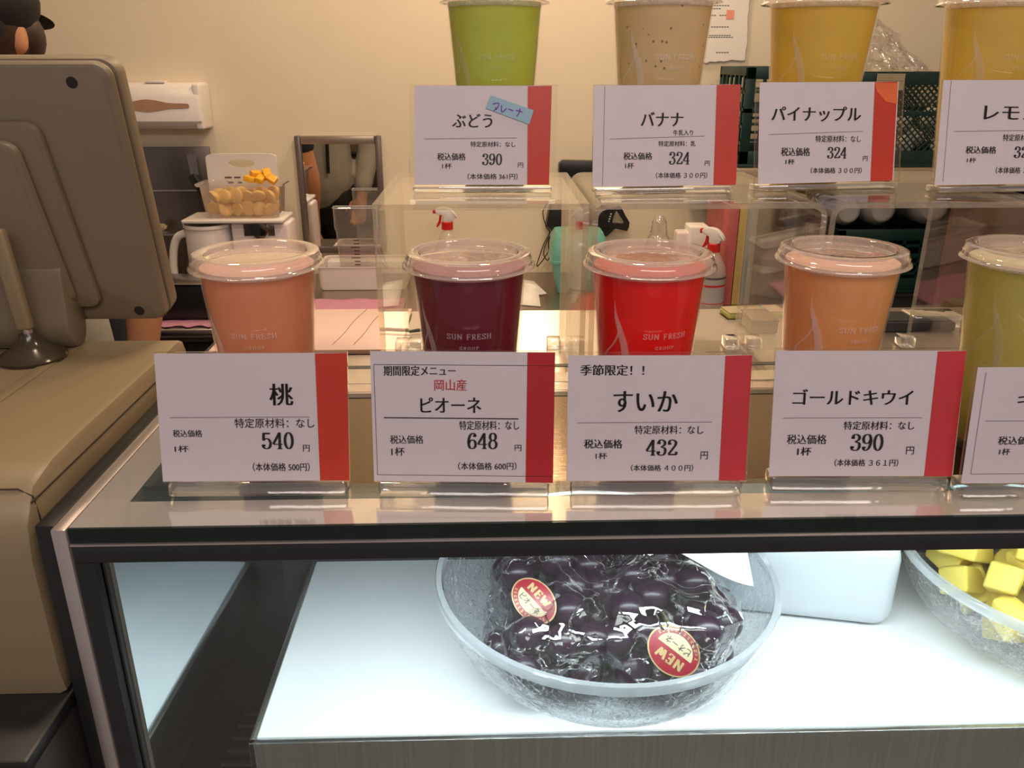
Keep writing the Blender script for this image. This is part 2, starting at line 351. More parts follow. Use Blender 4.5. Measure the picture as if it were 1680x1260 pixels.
LET = {'S': [S((.50, .74), (.46, .93), (.28, .98), (.12, .86), (.14, .64), (.40, .42), (.50, .22), (.40, .05), (.24, .02), (.10, .10), (.07, .28)), Ln((.50, .72), (.50, .98)), Ln((.07, .02), (.07, .28))],
 'U': [S((.13, .98), (.13, .35), (.20, .08), (.36, .02), (.52, .08), (.58, .35), (.58, .98)), _sf(.13, .98), _sf(.58, .98)],
 'N': [Ln((.13, .02), (.13, .98)), Ln((.13, .98), (.62, .02)), Ln((.62, .02), (.62, .98)), _sf(.13, .02), _sf(.62, .98), _sf(.09, .98, .06)],
 'F': [Ln((.15, .02), (.15, .98)), Ln((.08, .98), (.52, .98), (.52, .78)), Ln((.15, .52), (.40, .52)), Ln((.40, .42), (.40, .62)), _sf(.15, .02)],
 'R': [Ln((.15, .02), (.15, .98)), S((.15, .98), (.38, .98), (.50, .86), (.48, .62), (.34, .50), (.15, .50)), Ln((.32, .50), (.58, .02)), _sf(.15, .02), _sf(.58, .02, .06), _sf(.10, .98, .05)],
 'E': [Ln((.15, .02), (.15, .98)), Ln((.08, .98), (.52, .98), (.52, .78)), Ln((.15, .52), (.40, .52)), Ln((.40, .42), (.40, .62)), Ln((.08, .02), (.54, .02), (.54, .24))],
 'H': [Ln((.13, .02), (.13, .98)), Ln((.58, .02), (.58, .98)), Ln((.13, .52), (.58, .52)), _sf(.13, .02), _sf(.58, .02), _sf(.13, .98), _sf(.58, .98)],
 'G': [S((.54, .76), (.48, .94), (.32, .98), (.14, .80), (.08, .48), (.16, .14), (.34, .02), (.52, .10), (.56, .20)), Ln((.56, .02), (.56, .44)), _sf(.56, .44), Ln((.54, .74), (.54, .98))],
 'O': [ell(.34, .5, .26, .48)], 'P': [Ln((.15, .02), (.15, .98)), S((.15, .98), (.38, .98), (.52, .86), (.50, .62), (.36, .48), (.15, .48)), _sf(.15, .02), _sf(.10, .98, .05)],
 'W': [Ln((.05, .98), (.24, .02)), Ln((.24, .02), (.42, .80)), Ln((.42, .80), (.60, .02)), Ln((.60, .02), (.80, .98)), _sf(.06, .98), _sf(.78, .98)]}
ADV = {'W': .9, 'N': .78, 'U': .74, 'H': .74, 'O': .72, 'G': .70, 'R': .66, 'S': .62}
def stroke_glyphs(s, table, thin, thick, adv=0.6, gap=0.0):
    V, Fc, x = [], [], 0.0
    for ch in s:
        if ch == ' ': x += adv * 0.75; continue
        for pts, cl in table[ch]:
            v, f = ribbon(pts, thin, thick, cl); o = len(V)
            V += [(a + x, b) for a, b in v]; Fc += [tuple(i + o for i in q) for q in f]
        x += (ADV.get(ch, adv) if table is LET else adv) + gap
    return V, Fc
def fit(g, x0, y0, x1, y1):
    V, Fc = g; xs = [v[0] for v in V]; ys = [v[1] for v in V]
    ax, bx, ay, by = min(xs), max(xs), min(ys), max(ys)
    sx = (x1 - x0) / max(1e-9, bx - ax); sy = (y1 - y0) / max(1e-9, by - ay)
    return [((a - ax) * sx + x0, (b - ay) * sy + y0) for a, b in V], Fc
def mincho(s, off=-0.007, shift=0.045, n=3):
    V, Fc = font_glyphs(s, off); oV, oF = [], []
    for k in range(n):
        o = len(oV); d = (k / max(1, n - 1) - .5) * shift
        oV += [(a + d, b) for a, b in V]; oF += [tuple(i + o for i in q) for q in Fc]
    return oV, oF
def lay(mb, g, fn, mi=0, lift=0.0):
    """put flat glyph geometry on a surface fn(x, y, lift)"""
    b = bmesh.new(); vs = [b.verts.new(fn(x, y, lift)) for x, y in g[0]]
    for q in g[1]:
        try: b.faces.new([vs[i] for i in q])
        except ValueError: pass
    mb.add(b, None, mi, False)
# ------------------------------------------------------------------ the room
WY = 2.56            # back wall
def wallbox(name, c, s, m):
    return struct(MB().box(c, s).build(name, m))
wallbox('floor', (-0.1, 0.2, -0.05), (5.4, 4.92, 0.1), 'floor')
wallbox('wall_back', (-0.1, WY + 0.05, 1.35), (5.4, 0.1, 2.7), 'wall')
wallbox('wall_left', (-2.75, 1.3, 1.35), (0.1, 2.6, 2.7), 'wall')
wallbox('wall_right', (2.55, 1.3, 1.35), (0.1, 2.6, 2.7), 'wall')
wallbox('ceiling', (-0.1, 0.65, 2.75), (5.4, 4.0, 0.1), 'ceiling')

# ------------------------------------------------------------------ refrigerated display case
TZ = 1.168           # top surface
YF = 0.475           # front plane
XR = 1.25
case = thing('display_case', 'glass fronted refrigerated display case with black frame and polished steel top', 'display case', (0.4, 0.7, 0))
def cpart(mb, name, mats, label=None):
    o = mb.build(name, mats, case); o.location = (-0.4, -0.7, 0)
    if label: o['label'] = label
    return o
def cb(c, s, **k): return MB().box(c, s, **k)
def span(x0, x1, y0, y1, z0, z1): return ((x0 + x1) / 2, (y0 + y1) / 2, (z0 + z1) / 2), (x1 - x0, y1 - y0, z1 - z0)
XL = -0.274
# top: polished border, clear strip, steel deck with flush rails and strips
b = MB(); b.box(*span(XL, XR, YF, 0.508, TZ - 0.004, TZ)); b.box(*span(XL, -0.248, 0.508, 0.69, TZ - 0.004, TZ)); cpart(b, 'polished_border', 'band')
cpart(cb(*span(-0.248, XR, 0.508, 0.530, TZ - 0.004, TZ)), 'clear_strip', 'topglass')
cpart(cb(*span(-0.248, -0.19, 0.530, 0.69, TZ - 0.004, TZ)), 'corner_pane', 'topglass')
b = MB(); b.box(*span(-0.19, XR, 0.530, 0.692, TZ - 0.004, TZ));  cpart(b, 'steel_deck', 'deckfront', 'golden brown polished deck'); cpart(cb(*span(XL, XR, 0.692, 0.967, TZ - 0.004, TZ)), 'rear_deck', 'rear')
_me = [c for c in case.children if c.name.startswith('rear_deck')][0].data; _uv = _me.uv_layers.new(name='UVMap')
for _l in _me.loops: _uv.data[_l.index].uv = (_me.vertices[_l.vertex_index].co.x, _me.vertices[_l.vertex_index].co.y)
for y0, y1, m in ((0.692, 0.702, 'dark'), (0.706, 0.722, 'trim'), (0.727, 0.752, 'steel'), (0.768, 0.776, 'dark')):  # front dark strip is a dark reflection painted onto the deck
    cpart(cb(*span(XL, XR, y0, y1, TZ, TZ + 0.0005)), 'deck_rail_or_reflection', m)
# front edge of the top, trim line and frame bar
cpart(cb(*span(XL, XR, YF - 0.002, YF + 0.002, TZ - 0.0108, TZ - 0.0003)), 'glass_edge', 'glassedge', 'dark glass edge')
cpart(cb(*span(XL, XR, YF - 0.004, YF + 0.003, TZ - 0.0126, TZ - 0.0110), bev=0.0006), 'trim_line', 'trim')
cpart(cb(*span(XL, XR, YF - 0.002, YF + 0.016, TZ - 0.0262, TZ - 0.0127), bev=0.001), 'frame_bar', 'frame')
cpart(cb(*span(XL, -0.2620, YF - 0.002, YF + 0.006, 0.30, TZ - 0.0262)), 'corner_post', 'frame')
b = MB(); b.box(*span(-0.2845, -0.2745, YF - 0.004, 0.967, 0.0, TZ + 0.0005), bev=0.0015); cpart(b, 'side_trim', 'trim', 'pinkish metal side trim')
cpart(cb(*span(-0.2985, -0.2855, YF + 0.004, 0.967, 0.0, TZ - 0.001), bev=0.001), 'side_panel', 'black')
cpart(cb(*span(-0.257, XR, YF + 0.002, YF + 0.005, 0.62, TZ - 0.0266)), 'front_glass', 'glass')
# inside
b = MB(); b.box((-0.2515, 0.703, 0.8925), (0.008, 0.442, 0.535), rot=Matrix.Rotation(R(-1.6), 3, 'Z')); cpart(b, 'inner_side_panel', 'tintmirror', 'mirror-like inner side panel')
cpart(cb(*span(-0.26, XR, 0.93, 0.967, 0.0, TZ - 0.006)), 'back_panel', 'dark')
cpart(cb(*span(-0.26, XR, YF + 0.01, 0.93, 0.60, 0.62)), 'lower_deck', 'dark')
cpart(cb(*span(XL, XR, YF, 0.93, 0.0, 0.60)), 'plinth', 'steeldk')
cpart(cb(*span(XR, XR + 0.02, YF - 0.004, 0.967, 0.0, TZ)), 'end_panel', 'black')
cpart(cb(*span(-0.246, XR, 0.83, 0.836, 0.62, TZ - 0.01)), 'rear_screen', 'dark')
SZ = 0.910           # lit shelf
cpart(cb(*span(-0.203, XR, 0.558, 0.826, SZ - 0.008, SZ), bev=0.001), 'shelf_board', 'shelfwhite', 'white lit shelf board')
b = MB(); b.box(*span(-0.209, XR, 0.552, 0.5575, SZ - 0.072, SZ - 0.001), bev=0.001); b.box(*span(-0.209, -0.2035, 0.552, 0.826, SZ - 0.072, SZ - 0.001), bev=0.001); cpart(b, 'shelf_lip', 'lip', 'steel shelf lip')
b = MB().tube([(-0.19, 0.512, TZ - 0.017), (1.2, 0.512, TZ - 0.017)], 0.007, 12); cpart(b, 'lamp_tube', 'white2')
b = MB()
for k in range(9): b.box(*span(-0.244, -0.21, 0.60 + k * 0.018, 0.604 + k * 0.018, 0.76, 0.764))
cpart(b, 'air_grille', 'steeldk')

# ------------------------------------------------------------------ clear acrylic risers
RZ = 1.3473
def riser(xa, xb, rnd, label, y0=0.643, y1=0.835):
    cx = (xa + xb) / 2; W = xb - xa; H = RZ - TZ; t = 0.0045
    o = thing('acrylic_riser', label, 'display riser', (cx, (y0 + y1) / 2, TZ), 0, 'clear acrylic risers on the case top')
    def arch(wd, h, r):
        if r <= 0: return [(-wd / 2, 0), (-wd / 2, h), (wd / 2, h), (wd / 2, 0)]
        return [(-wd / 2, 0)] + [(-wd / 2 + r - r * math.cos(R(a)), h - r + r * math.sin(R(a))) for a in range(0, 91, 15)] + [(wd / 2 - r + r * math.cos(R(a)), h - r + r * math.sin(R(a))) for a in range(90, -1, -15)] + [(wd / 2, 0)]
    out = arch(W, H, rnd); inn = arch(W - 2 * t, H - t, rnd - t if rnd else 0)
    b = bmesh.new(); n = len(out); d = (y1 - y0) / 2
    vo = [[b.verts.new((x, yy, z)) for x, z in out] for yy in (-d, d)]; vi = [[b.verts.new((x, yy, z)) for x, z in inn] for yy in (-d, d)]
    for k in range(n - 1):
        b.faces.new((vo[0][k], vo[0][k + 1], vo[1][k + 1], vo[1][k])); b.faces.new((vi[0][k + 1], vi[0][k], vi[1][k], vi[1][k + 1]))
        b.faces.new((vo[0][k + 1], vo[0][k], vi[0][k], vi[0][k + 1])); b.faces.new((vo[1][k], vo[1][k + 1], vi[1][k + 1], vi[1][k]))
    b.faces.new((vo[0][0], vo[1][0], vi[1][0], vi[0][0])); b.faces.new((vo[0][-1], vi[0][-1], vi[1][-1], vo[1][-1]))
    bmesh.ops.recalc_face_normals(b, faces=b.faces[:])
    MB().add(b, None, 0, False, lambda f: 1 if abs(f.normal.y) > 0.9 else 0).build('bent_panel', ['acryl', 'acryledge'], o)
    for s in (-1, 1):
        MB().box((s * (W / 2 - 0.011), d - 0.012, 0.006), (0.014, 0.02, 0.0115), bev=0.0015).build('corner_foot', 'base', o)
    return o
pz = lambda x, y: on_y(x, y, 0.643).x
x1a, x1b = pz(610, 335), pz(967, 330); x2a, x2b = pz(973, 328), pz(1362, 324); x3a = pz(1367, 324)
riser(x1a, x1b, 0, 'square cornered clear acrylic riser around the dark purple juice cup')
riser(x2a, x2b, 0.012, 'round cornered clear acrylic riser around the red watermelon juice cup')
riser(x3a, x3a + (x2b - x2a), 0.012, 'clear acrylic riser around the pale orange juice cup at right')

# ------------------------------------------------------------------ juice cups
def cup_r(z): return 0.0290 + (0.0418 - 0.0290) * z / 0.134
shell0 = MB().lathe([(0, 0.004), (0.026, 0.004), (0.0275, 0.0), (0.0290, 0.0)] + [(cup_r(z), z) for z in (0.02, 0.05, 0.08, 0.11, 0.1395)] + [(0.0436, 0.1400), (0.0441, 0.1408), (0.0436, 0.1414)], 72)
_lp = [(0, 0.1400), (0.030, 0.1400), (0.0345, 0.1402), (0.0360, 0.1415), (0.0370, 0.1466), (0.0385, 0.1480), (0.0435, 0.1480), (0.0455, 0.1468), (0.0462, 0.1420), (0.0466, 0.1400),
       (0.0472, 0.1392), (0.0474, 0.1350), (0.0490, 0.1328), (0.0492, 0.1312), (0.0478, 0.1310), (0.0460, 0.1330)]
lid0 = MB().lathe([(r_, 0.148 - (0.148 - z_) * 0.58) for r_, z_ in _lp], 72)
shell_me = shell0.build('cup_shell', 'cup'); lid_me = lid0.build('lid', 'lid')
shell_d, lid_d = shell_me.data, lid_me.data
bpy.data.objects.remove(shell_me); bpy.data.objects.remove(lid_me)
def on_cone(ang0):
    def fn(x, z, l):
        r = cup_r(z) + 0.0006 + l; a = -math.pi / 2 + ang0 + x / cup_r(z)
        return (r * math.cos(a), r * math.sin(a), z)
    return fn
def flame(mb, fn):
    broad = spline([(0.000, 0.121), (0.0018, 0.112), (0.0068, 0.101), (0.0108, 0.088), (0.0112, 0.068), (0.0060, 0.046)], 8)
    n = len(broad); wds = [0.0003 + 0.0052 * math.sin(min(1, k / (n * 0.62)) * math.pi / 2) ** 1.5 for k in range(n)]
    V = [(p.x, p.y) for p in broad] + [(p.x - wd, p.y - 0.002) for p, wd in zip(broad, wds)]
    lay(mb, (V, [(i, i + 1, n + i + 1, n + i) for i in range(n - 1)]), fn)
    thin = spline([(0.0040, 0.106), (0.0022, 0.097), (-0.0030, 0.089), (-0.0095, 0.082), (-0.0125, 0.072)], 8)
    lay(mb, ribbon(thin, 0.0010, 0.0014), fn)
def juice_cup(name_j, col, loc, ang, label, group, faint=False, top=0.1372, foam=None, spots=False, sxy=0.955):
    o = thing('juice_cup', label, 'juice cup', loc, 0, group); o.scale = (sxy, sxy, 1.06)
    for d, nm in ((shell_d, 'cup_shell'), (lid_d, 'lid')):
        c = bpy.data.objects.new(nm, d); C.objects.link(c); c.parent = o
    mj = juice('juice_' + name_j, col)
    if spots:
        nt = mj.node_tree; N, L = nt.nodes, nt.links; vz = N.new('ShaderNodeTexVoronoi'); vz.inputs['Scale'].default_value = 130
        tc = N.new('ShaderNodeTexCoord'); L.new(tc.outputs['Object'], vz.inputs['Vector'])
        mr = N.new('ShaderNodeMapRange'); mr.inputs[1].default_value = 0.08; mr.inputs[2].default_value = 0.16; L.new(vz.outputs['Distance'], mr.inputs[0])
        mx = N.new('ShaderNodeMixRGB'); mx.inputs[1].default_value = (0.22, 0.10, 0.05, 1); L.new(mr.outputs[0], mx.inputs[0])
        bc = N['Principled BSDF'].inputs['Base Color']; L.new(bc.links[0].from_socket, mx.inputs[2]); L.new(mx.outputs[0], bc)
    MB().lathe([(0, 0.0045), (0.026, 0.0045), (cup_r(0.0045) - 0.0012, 0.0075)] + [(cup_r(z) - 0.0011, z) for z in (0.03, 0.06, 0.09, top - 0.006)] + [(cup_r(top) - 0.0012, top - 0.0005), (0, top)], 72).build('juice', mj, o)
    fc = foam or [min(1, c * 0.55 + 0.32) for c in col]
    MB().lathe([(cup_r(top - 0.001) - 0.0010, top - 0.002), (cup_r(top) - 0.0009, top), (cup_r(top + 0.002) - 0.0012, top + 0.0016), (0.034, top + 0.0020), (0, top + 0.0018)], 72).build('foam', solid('foam_' + name_j, fc, 0.6, var=0.12, scale=160, bump=0.6, bscale=500), o)
    p = MB(); fn = on_cone(ang)
    lay(p, fit(stroke_glyphs('SUN FRESH', LET, 0.10, 0.19, 0.66, 0.10), -0.0162, 0.0968, 0.0162, 0.1008), fn)
    lay(p, fit(stroke_glyphs('GROUP', LET, 0.12, 0.2, 0.66, 0.22), -0.0070, 0.0896, 0.0070, 0.0920), fn)
    flame(p, on_cone(ang - R(56)))
    p.build('printed_logo', 'printfaint' if faint else 'print', o, sharp=0)
    return o
LOW = 'juice cups in the lower row'; UPR = 'juice cups in the upper row'
def low(px, py): q = on_z(px, py, TZ + 0.1516); return (q.x, q.y, TZ + 0.0006)
def upp(px, Y): q = on_y(px, 107, Y); return (q.x, q.y, RZ + 0.0006)
juice_cup('peach', (0.74, 0.26, 0.13), low(421, 424), R(3), 'lidded cup of salmon pink peach juice behind the 540 yen sign', LOW)
juice_cup('pione', (0.15, 0.008, 0.022), low(769, 424), R(0), 'lidded cup of dark purple grape juice behind the 648 yen sign', LOW, foam=(0.42, 0.20, 0.20))
juice_cup('watermelon', (0.86, 0.004, 0.003), low(1066, 424), R(11), 'lidded cup of bright red watermelon juice behind the 432 yen sign', LOW, foam=(0.62, 0.16, 0.13))
juice_cup('gold_kiwi', (0.78, 0.33, 0.12), low(1383, 417), R(8), 'lidded cup of pale orange juice behind the lower 390 yen sign', LOW)
juice_cup('kiwi', (0.52, 0.45, 0.10), low(1692, 416), R(-2), 'lidded cup of yellow green juice cut off at right edge of lower row', LOW, faint=True)
juice_cup('white_grape', (0.50, 0.56, 0.06), upp(812, 0.768), R(2), 'cup of green grape juice on the square cornered riser', UPR, faint=True)
juice_cup('banana', (0.68, 0.48, 0.24), upp(1082, 0.760), R(8), 'cup of beige banana juice with dark specks on a riser', UPR, spots=True, sxy=0.99)
juice_cup('pineapple', (0.72, 0.45, 0.05), upp(1340, 0.775), R(6), 'cup of golden pineapple juice behind the red striped 324 yen sign', UPR, faint=True, sxy=1.07)
juice_cup('lemon', (0.70, 0.46, 0.07), upp(1626, 0.772), R(4), 'cup of yellow lemon juice at the right end of the upper row', UPR, faint=True, sxy=1.08)

# ------------------------------------------------------------------ price signs
def price_sign(zs, zb, card, plate, stripe, texts, lines, label, group, lean=9, sm='stripe', extra=None, baseh=None):
    TL, TR, BL, BR = [Vector(p) for p in card]; th = R(lean)
    pl, pr = on_z(*BL, zs + zb), on_z(*BR, zs + zb)
    yaw = math.atan2(pr.y - pl.y, pr.x - pl.x); W = (pr - pl).length; mid = (pl + pr) / 2
    root = thing('price_sign', label, 'price sign', (mid.x, mid.y, zs + 0.0004), yaw, group)
    ex = Vector((math.cos(yaw), math.sin(yaw), 0)); ey = Vector((-math.sin(yaw), math.cos(yaw), 0)); ez = Vector((0, 0, 1))
    ev = ey * math.sin(th) + ez * math.cos(th); nrm = ex.cross(ev)
    org = Vector((mid.x, mid.y, zs + zb))
    def hit(p):   # pixel of the photograph -> millimetre place on the leaning card
        d = ray(*p); t = (org - CAM).dot(nrm) / d.dot(nrm); q = CAM + d * t - org
        return Vector((q.dot(ex), q.dot(ev)))
    c4 = [hit(p) for p in (TL, TR, BL, BR)]; H = (c4[0].y + c4[1].y) / 2; W2 = ((c4[1].x - c4[0].x) + (c4[3].x - c4[2].x)) / 2
    shear = ((c4[0].x + c4[1].x) - (c4[2].x + c4[3].x)) / 2
    def uv(p):
        u, v = 0.5, 0.5; P = Vector(p)
        for _ in range(8):
            q = TL * (1 - u) * v + TR * u * v + BL * (1 - u) * (1 - v) + BR * u * (1 - v) - P
            du = (TR - TL) * v + (BR - BL) * (1 - v); dv = (TL - BL) * (1 - u) + (TR - BR) * u
            det = du.x * dv.y - du.y * dv.x
            u -= (q.x * dv.y - q.y * dv.x) / det; v -= (du.x * q.y - du.y * q.x) / det
        return ((u - 0.5) * W2, v * H)
    roll = shear / max(H, 1e-6)
    def pt(x, y, l):   # card coordinates + distance in front -> sign-local point
        yy = y; x = x + roll * y
        return (x, yy * math.sin(th) - l * math.cos(th), zb + yy * math.cos(th) + l * math.sin(th))
    def slab(name, quad, l0, l1, mat, parent):
        b = bmesh.new(); v = [b.verts.new(pt(x, y, l)) for l in (l0, l1) for x, y in quad]; n = len(quad)
        b.faces.new(v[:n][::-1]); b.faces.new(v[n:])
        for k in range(n): b.faces.new((v[k], v[(k + 1) % n], v[n + (k + 1) % n], v[n + k]))
        bmesh.ops.recalc_face_normals(b, faces=b.faces[:])
        mats = mat if isinstance(mat, list) else [mat]
        fn = nrmloc = Vector((0, -math.cos(th), math.sin(th)))
        rule = (lambda f: 0 if abs(f.normal.dot(nrmloc)) > 0.8 else 1) if len(mats) > 1 else None
        return MB().add(b, None, 0, False, rule).build(name, mats, parent, sharp=0)
    m = plate or (0.0, 0.0, 0.0)   # plate margins left, right, top
    PX0, PX1, PY1 = -W2 / 2 - m[0], W2 / 2 + m[1], H + m[2]
    slab('clear_plate', [(PX0, -0.001), (PX1, -0.001), (PX1, PY1), (PX0, PY1)], -0.0026, -0.0006, ['acryl', 'acryledge'], root)
    bw = (PX1 - PX0) * 0.955; bh = zb - 0.0012; cx = (PX0 + PX1) / 2
    bs = MB(); bs.box((cx, 0.0075, bh / 2), (bw, 0.019, bh), bev=min(0.0022, bh * 0.3), seg=2); bs.build('base_block', 'base', root)
    cd_ = slab('card', [(-W2 / 2, 0.0), (W2 / 2, 0.0), (W2 / 2, H), (-W2 / 2, H)], -0.0004, 0.0, 'card', root)
    s = [uv(p) for p in stripe]
    o = slab('colour_stripe', [s[2], s[3], s[1], s[0]], 0.0001, 0.0003, sm, cd_); o['label'] = 'red stripe down the right side of the card'
    ink, redk, thin = MB(), MB(), MB(); nr = 0
    for t in texts:
        s_, (x0, y0, x1, y1) = t[0], t[1]; st = t[2] if len(t) > 2 else 'm'
        corners = [uv(p) for p in ((x0, y0), (x1, y0), (x0, y1), (x1, y1))]
        bx0 = (corners[0][0] + corners[2][0]) / 2; bx1 = (corners[1][0] + corners[3][0]) / 2
        by0 = (corners[2][1] + corners[3][1]) / 2; by1 = (corners[0][1] + corners[1][1]) / 2
        sl = (corners[1][1] - corners[0][1]) / max(1e-6, bx1 - bx0)
        if st == 'd': g = stroke_glyphs(s_, DIG, 0.055, 0.155, 0.62)
        elif st == 'g': g = font_glyphs(s_, 0.004)
        elif st == 'k': g = mincho(s_, -0.006, 0.055)
        else: g = mincho(s_, -0.004, 0.035, 2)
        g = fit(g, bx0, by0, bx1, by1); xm = (bx0 + bx1) / 2
        g = ([(x, y + (x - xm) * sl) for x, y in g[0]], g[1])
        tgt = redk if st == 'r' else ink; nr += st == 'r'
        lay(tgt, g, pt, 0, 0.0005)
    ink.build('lettering', 'ink', cd_, sharp=0)
    if nr: redk.build('red_lettering', 'inkred', cd_, sharp=0)['label'] = 'red lettering above the fruit name'
    for a, c, wd in lines:
        p, q = Vector(uv(a)), Vector(uv(c)); t = (q - p).normalized(); n2 = Vector((-t.y, t.x)) * wd / 2
        V = [p + n2, q + n2, q - n2, p - n2]; lay(thin, ([(v.x, v.y) for v in V], [(0, 3, 2, 1)]), pt, 0, 0.00045)
    thin.build('printed_rule', 'ink' if any(l[2] > 0.0005 for l in lines) else 'inkthin', cd_, sharp=0)
    if extra: extra(root, cd_, pt, uv, slab)
    print('SIGN', label[:30], 'W %.4f %.4f H %.4f yaw %.1f' % (W2, W, H, math.degrees(yaw)), ['%.4f' % c.x for c in c4])
    return root
GL = 'price signs in front of the lower cups'; GU = 'price signs on the risers'
T = 0.00028
price_sign(TZ, 0.0115, ((252, 581), (570, 580), (268, 791), (573, 789)), (0, 0, 0.0008), ((517, 581), (570, 580), (525, 789), (573, 789)),
  [('桃', (442, 629, 481, 664), 'k'), ('特定原材料：なし', (385, 685, 516, 701), 'g'), ('税込価格', (284, 704, 332, 716)), ('1杯', (287, 730, 310, 741)), ('540', (429, 708, 482, 736), 'd'), ('円', (497, 729, 508, 740)), ('（本体価格 500円）', (415, 759, 508, 773))],
  [((279, 684), (508, 683), T)], 'white 540 yen peach juice price card, leftmost sign of the lower row', GL)
price_sign(TZ, 0.0115, ((608, 577), (910, 579), (613, 790), (908, 793)), (0, 0, 0.0008), ((865, 579), (910, 579), (863, 792), (908, 793)),
  [('期間限定メニュー', (630, 600, 748, 616), 'k'), ('岡山産', (713, 622, 766, 640), 'r'), ('ピオーネ', (690, 651, 790, 676), 'k'), ('特定原材料：なし', (754, 689, 852, 704)), ('税込価格', (640, 713, 695, 727)), ('1杯', (642, 733, 664, 747)), ('648', (767, 709, 817, 736), 'd'), ('円', (845, 729, 856, 739), 'g'), ('（本体価格 600円）', (752, 758, 848, 771))],
  [((630, 684), (851, 686), 0.0007), ((614, 598), (910, 600), T), ((614, 598), (619, 779), T), ((619, 779), (908, 782), T)], 'white 648 yen price card with red characters and a ruled border', GL, sm='stripe2')
price_sign(TZ, 0.0115, ((932, 585), (1234, 583), (930, 790), (1222, 789)), (0, 0.0015, 0.0020), ((1190, 584), (1234, 583), (1179, 789), (1222, 789)),
  [('季節限定！！', (952, 599, 1057, 616), 'k'), ('すいか', (1006, 641, 1112, 675), 'k'), ('特定原材料：なし', (1041, 697, 1154, 711)), ('税込価格', (958, 720, 1021, 735), 'k'), ('1杯', (977, 742, 996, 753)), ('432', (1059, 720, 1112, 747), 'd'), ('円', (1149, 740, 1161, 753), 'g'), ('（本体価格 ４００円）', (1035, 762, 1137, 773))],
  [((947, 693), (1168, 691), T)], 'white 432 yen watermelon juice price card in the lower row', GL, sm='stripe3')
price_sign(TZ, 0.0115, ((1272, 577), (1586, 576), (1262, 782), (1562, 782)), (0.0004, 0.0005, 0.0016), ((1539, 577), (1586, 576), (1515, 782), (1560, 782)),
  [('ゴールドキウイ', (1300, 638, 1498, 663), 'k'), ('特定原材料：なし', (1384, 690, 1500, 704)), ('税込価格', (1291, 712, 1356, 728)), ('1杯', (1308, 733, 1331, 747), 'k'), ('390', (1395, 711, 1449, 739), 'd'), ('円', (1486, 732, 1499, 745), 'g'), ('（本体価格 ３６１円）', (1369, 753, 1473, 765))],
  [((1284, 685), (1512, 684), T)], 'white 390 yen gold kiwi price card with a long katakana name', GL, sm='stripe3')
price_sign(TZ, 0.0115, ((1603, 604), (1905, 602), (1578, 794), (1866, 792)), (0.001, 0, 0.0012), ((1858, 603), (1905, 602), (1820, 792), (1864, 792)),
  [('キウイ', (1669, 644, 1768, 667), 'k'), ('税込価格', (1637, 715, 1701, 729)), ('1杯', (1639, 735, 1657, 746))],
  [((1616, 690), (1840, 689), T), ((1616, 612), (1593, 778), T), ((1593, 778), (1860, 776), T)], 'white kiwi price card cut off at the right edge of the photo', GL)
def blue_tag(root, card, pt, uv, slab):
    q = [uv(p) for p in ((797, 178), (868, 204), (875, 181), (805, 157))]
    o = slab('blue_tape', q, 0.0007, 0.0010, 'bluetag', card); o['label'] = 'blue tape with purple handwriting'
    mb = MB()
    for path in (((808, 171), (818, 170), (816, 177), (810, 182)), ((812, 176), (815, 180)), ((823, 173), (823, 184), (831, 178)), ((834, 179), (842, 182)), ((846, 181), (857, 184)), ((853, 178), (851, 186), (847, 191))):
        lay(mb, ribbon([Vector(v) for v in spline([uv(p) for p in path], 5)], 0.0009, 0.0009), pt, 0, 0.0012)
    mb.build('handwriting', 'purple', card, sharp=0)
price_sign(RZ, 0.0062, ((681, 142), (904, 141), (679, 304), (902, 304)), (0.0045, 0.0052, 0.0006), ((865, 142), (904, 141), (866, 304), (902, 304)),
  [('ぶどう', (742, 187, 808, 209), 'k'), ('特定原材料：なし', (772, 232, 846, 241)), ('税込価格', (717, 251, 764, 263), 'k'), ('1杯', (725, 268, 741, 277)), ('390', (791, 252, 824, 271), 'd'), ('円', (850, 267, 859, 275), 'g'), ('（本体価格 361円）', (767, 285, 850, 295))],
  [((696, 228), (848, 226), T)], 'white 390 yen grape juice price card with a blue handwritten tape', GU, extra=blue_tag)
price_sign(RZ, 0.0062, ((973, 141), (1216, 140), (973, 308), (1206, 304)), (0, 0, 0.0006), ((1176, 140), (1216, 140), (1169, 304), (1206, 304)),
  [('バナナ', (1050, 184, 1120, 207), 'k'), ('牛乳入り', (1103, 213, 1136, 222)), ('特定原材料：乳', (1079, 231, 1140, 240)), ('税込価格', (1022, 250, 1069, 262), 'k'), ('1杯', (1025, 267, 1039, 277)), ('324', (1096, 249, 1130, 270), 'd'), ('円', (1155, 264, 1163, 272), 'g'), ('（本体価格 ３００円）', (1075, 283, 1159, 293))],
  [((1000, 228), (1155, 223), T), ((991, 143), (989, 306), T)], 'white 324 yen banana juice price card standing below the beige cup', GU)
def stain(root, card, pt, uv, slab):
    q = [uv(p) for p in ((1437, 150), (1452, 166), (1471, 170), (1472, 136), (1434, 136))]
    slab('water_stain', q, 0.00035, 0.00042, 'stain', card)
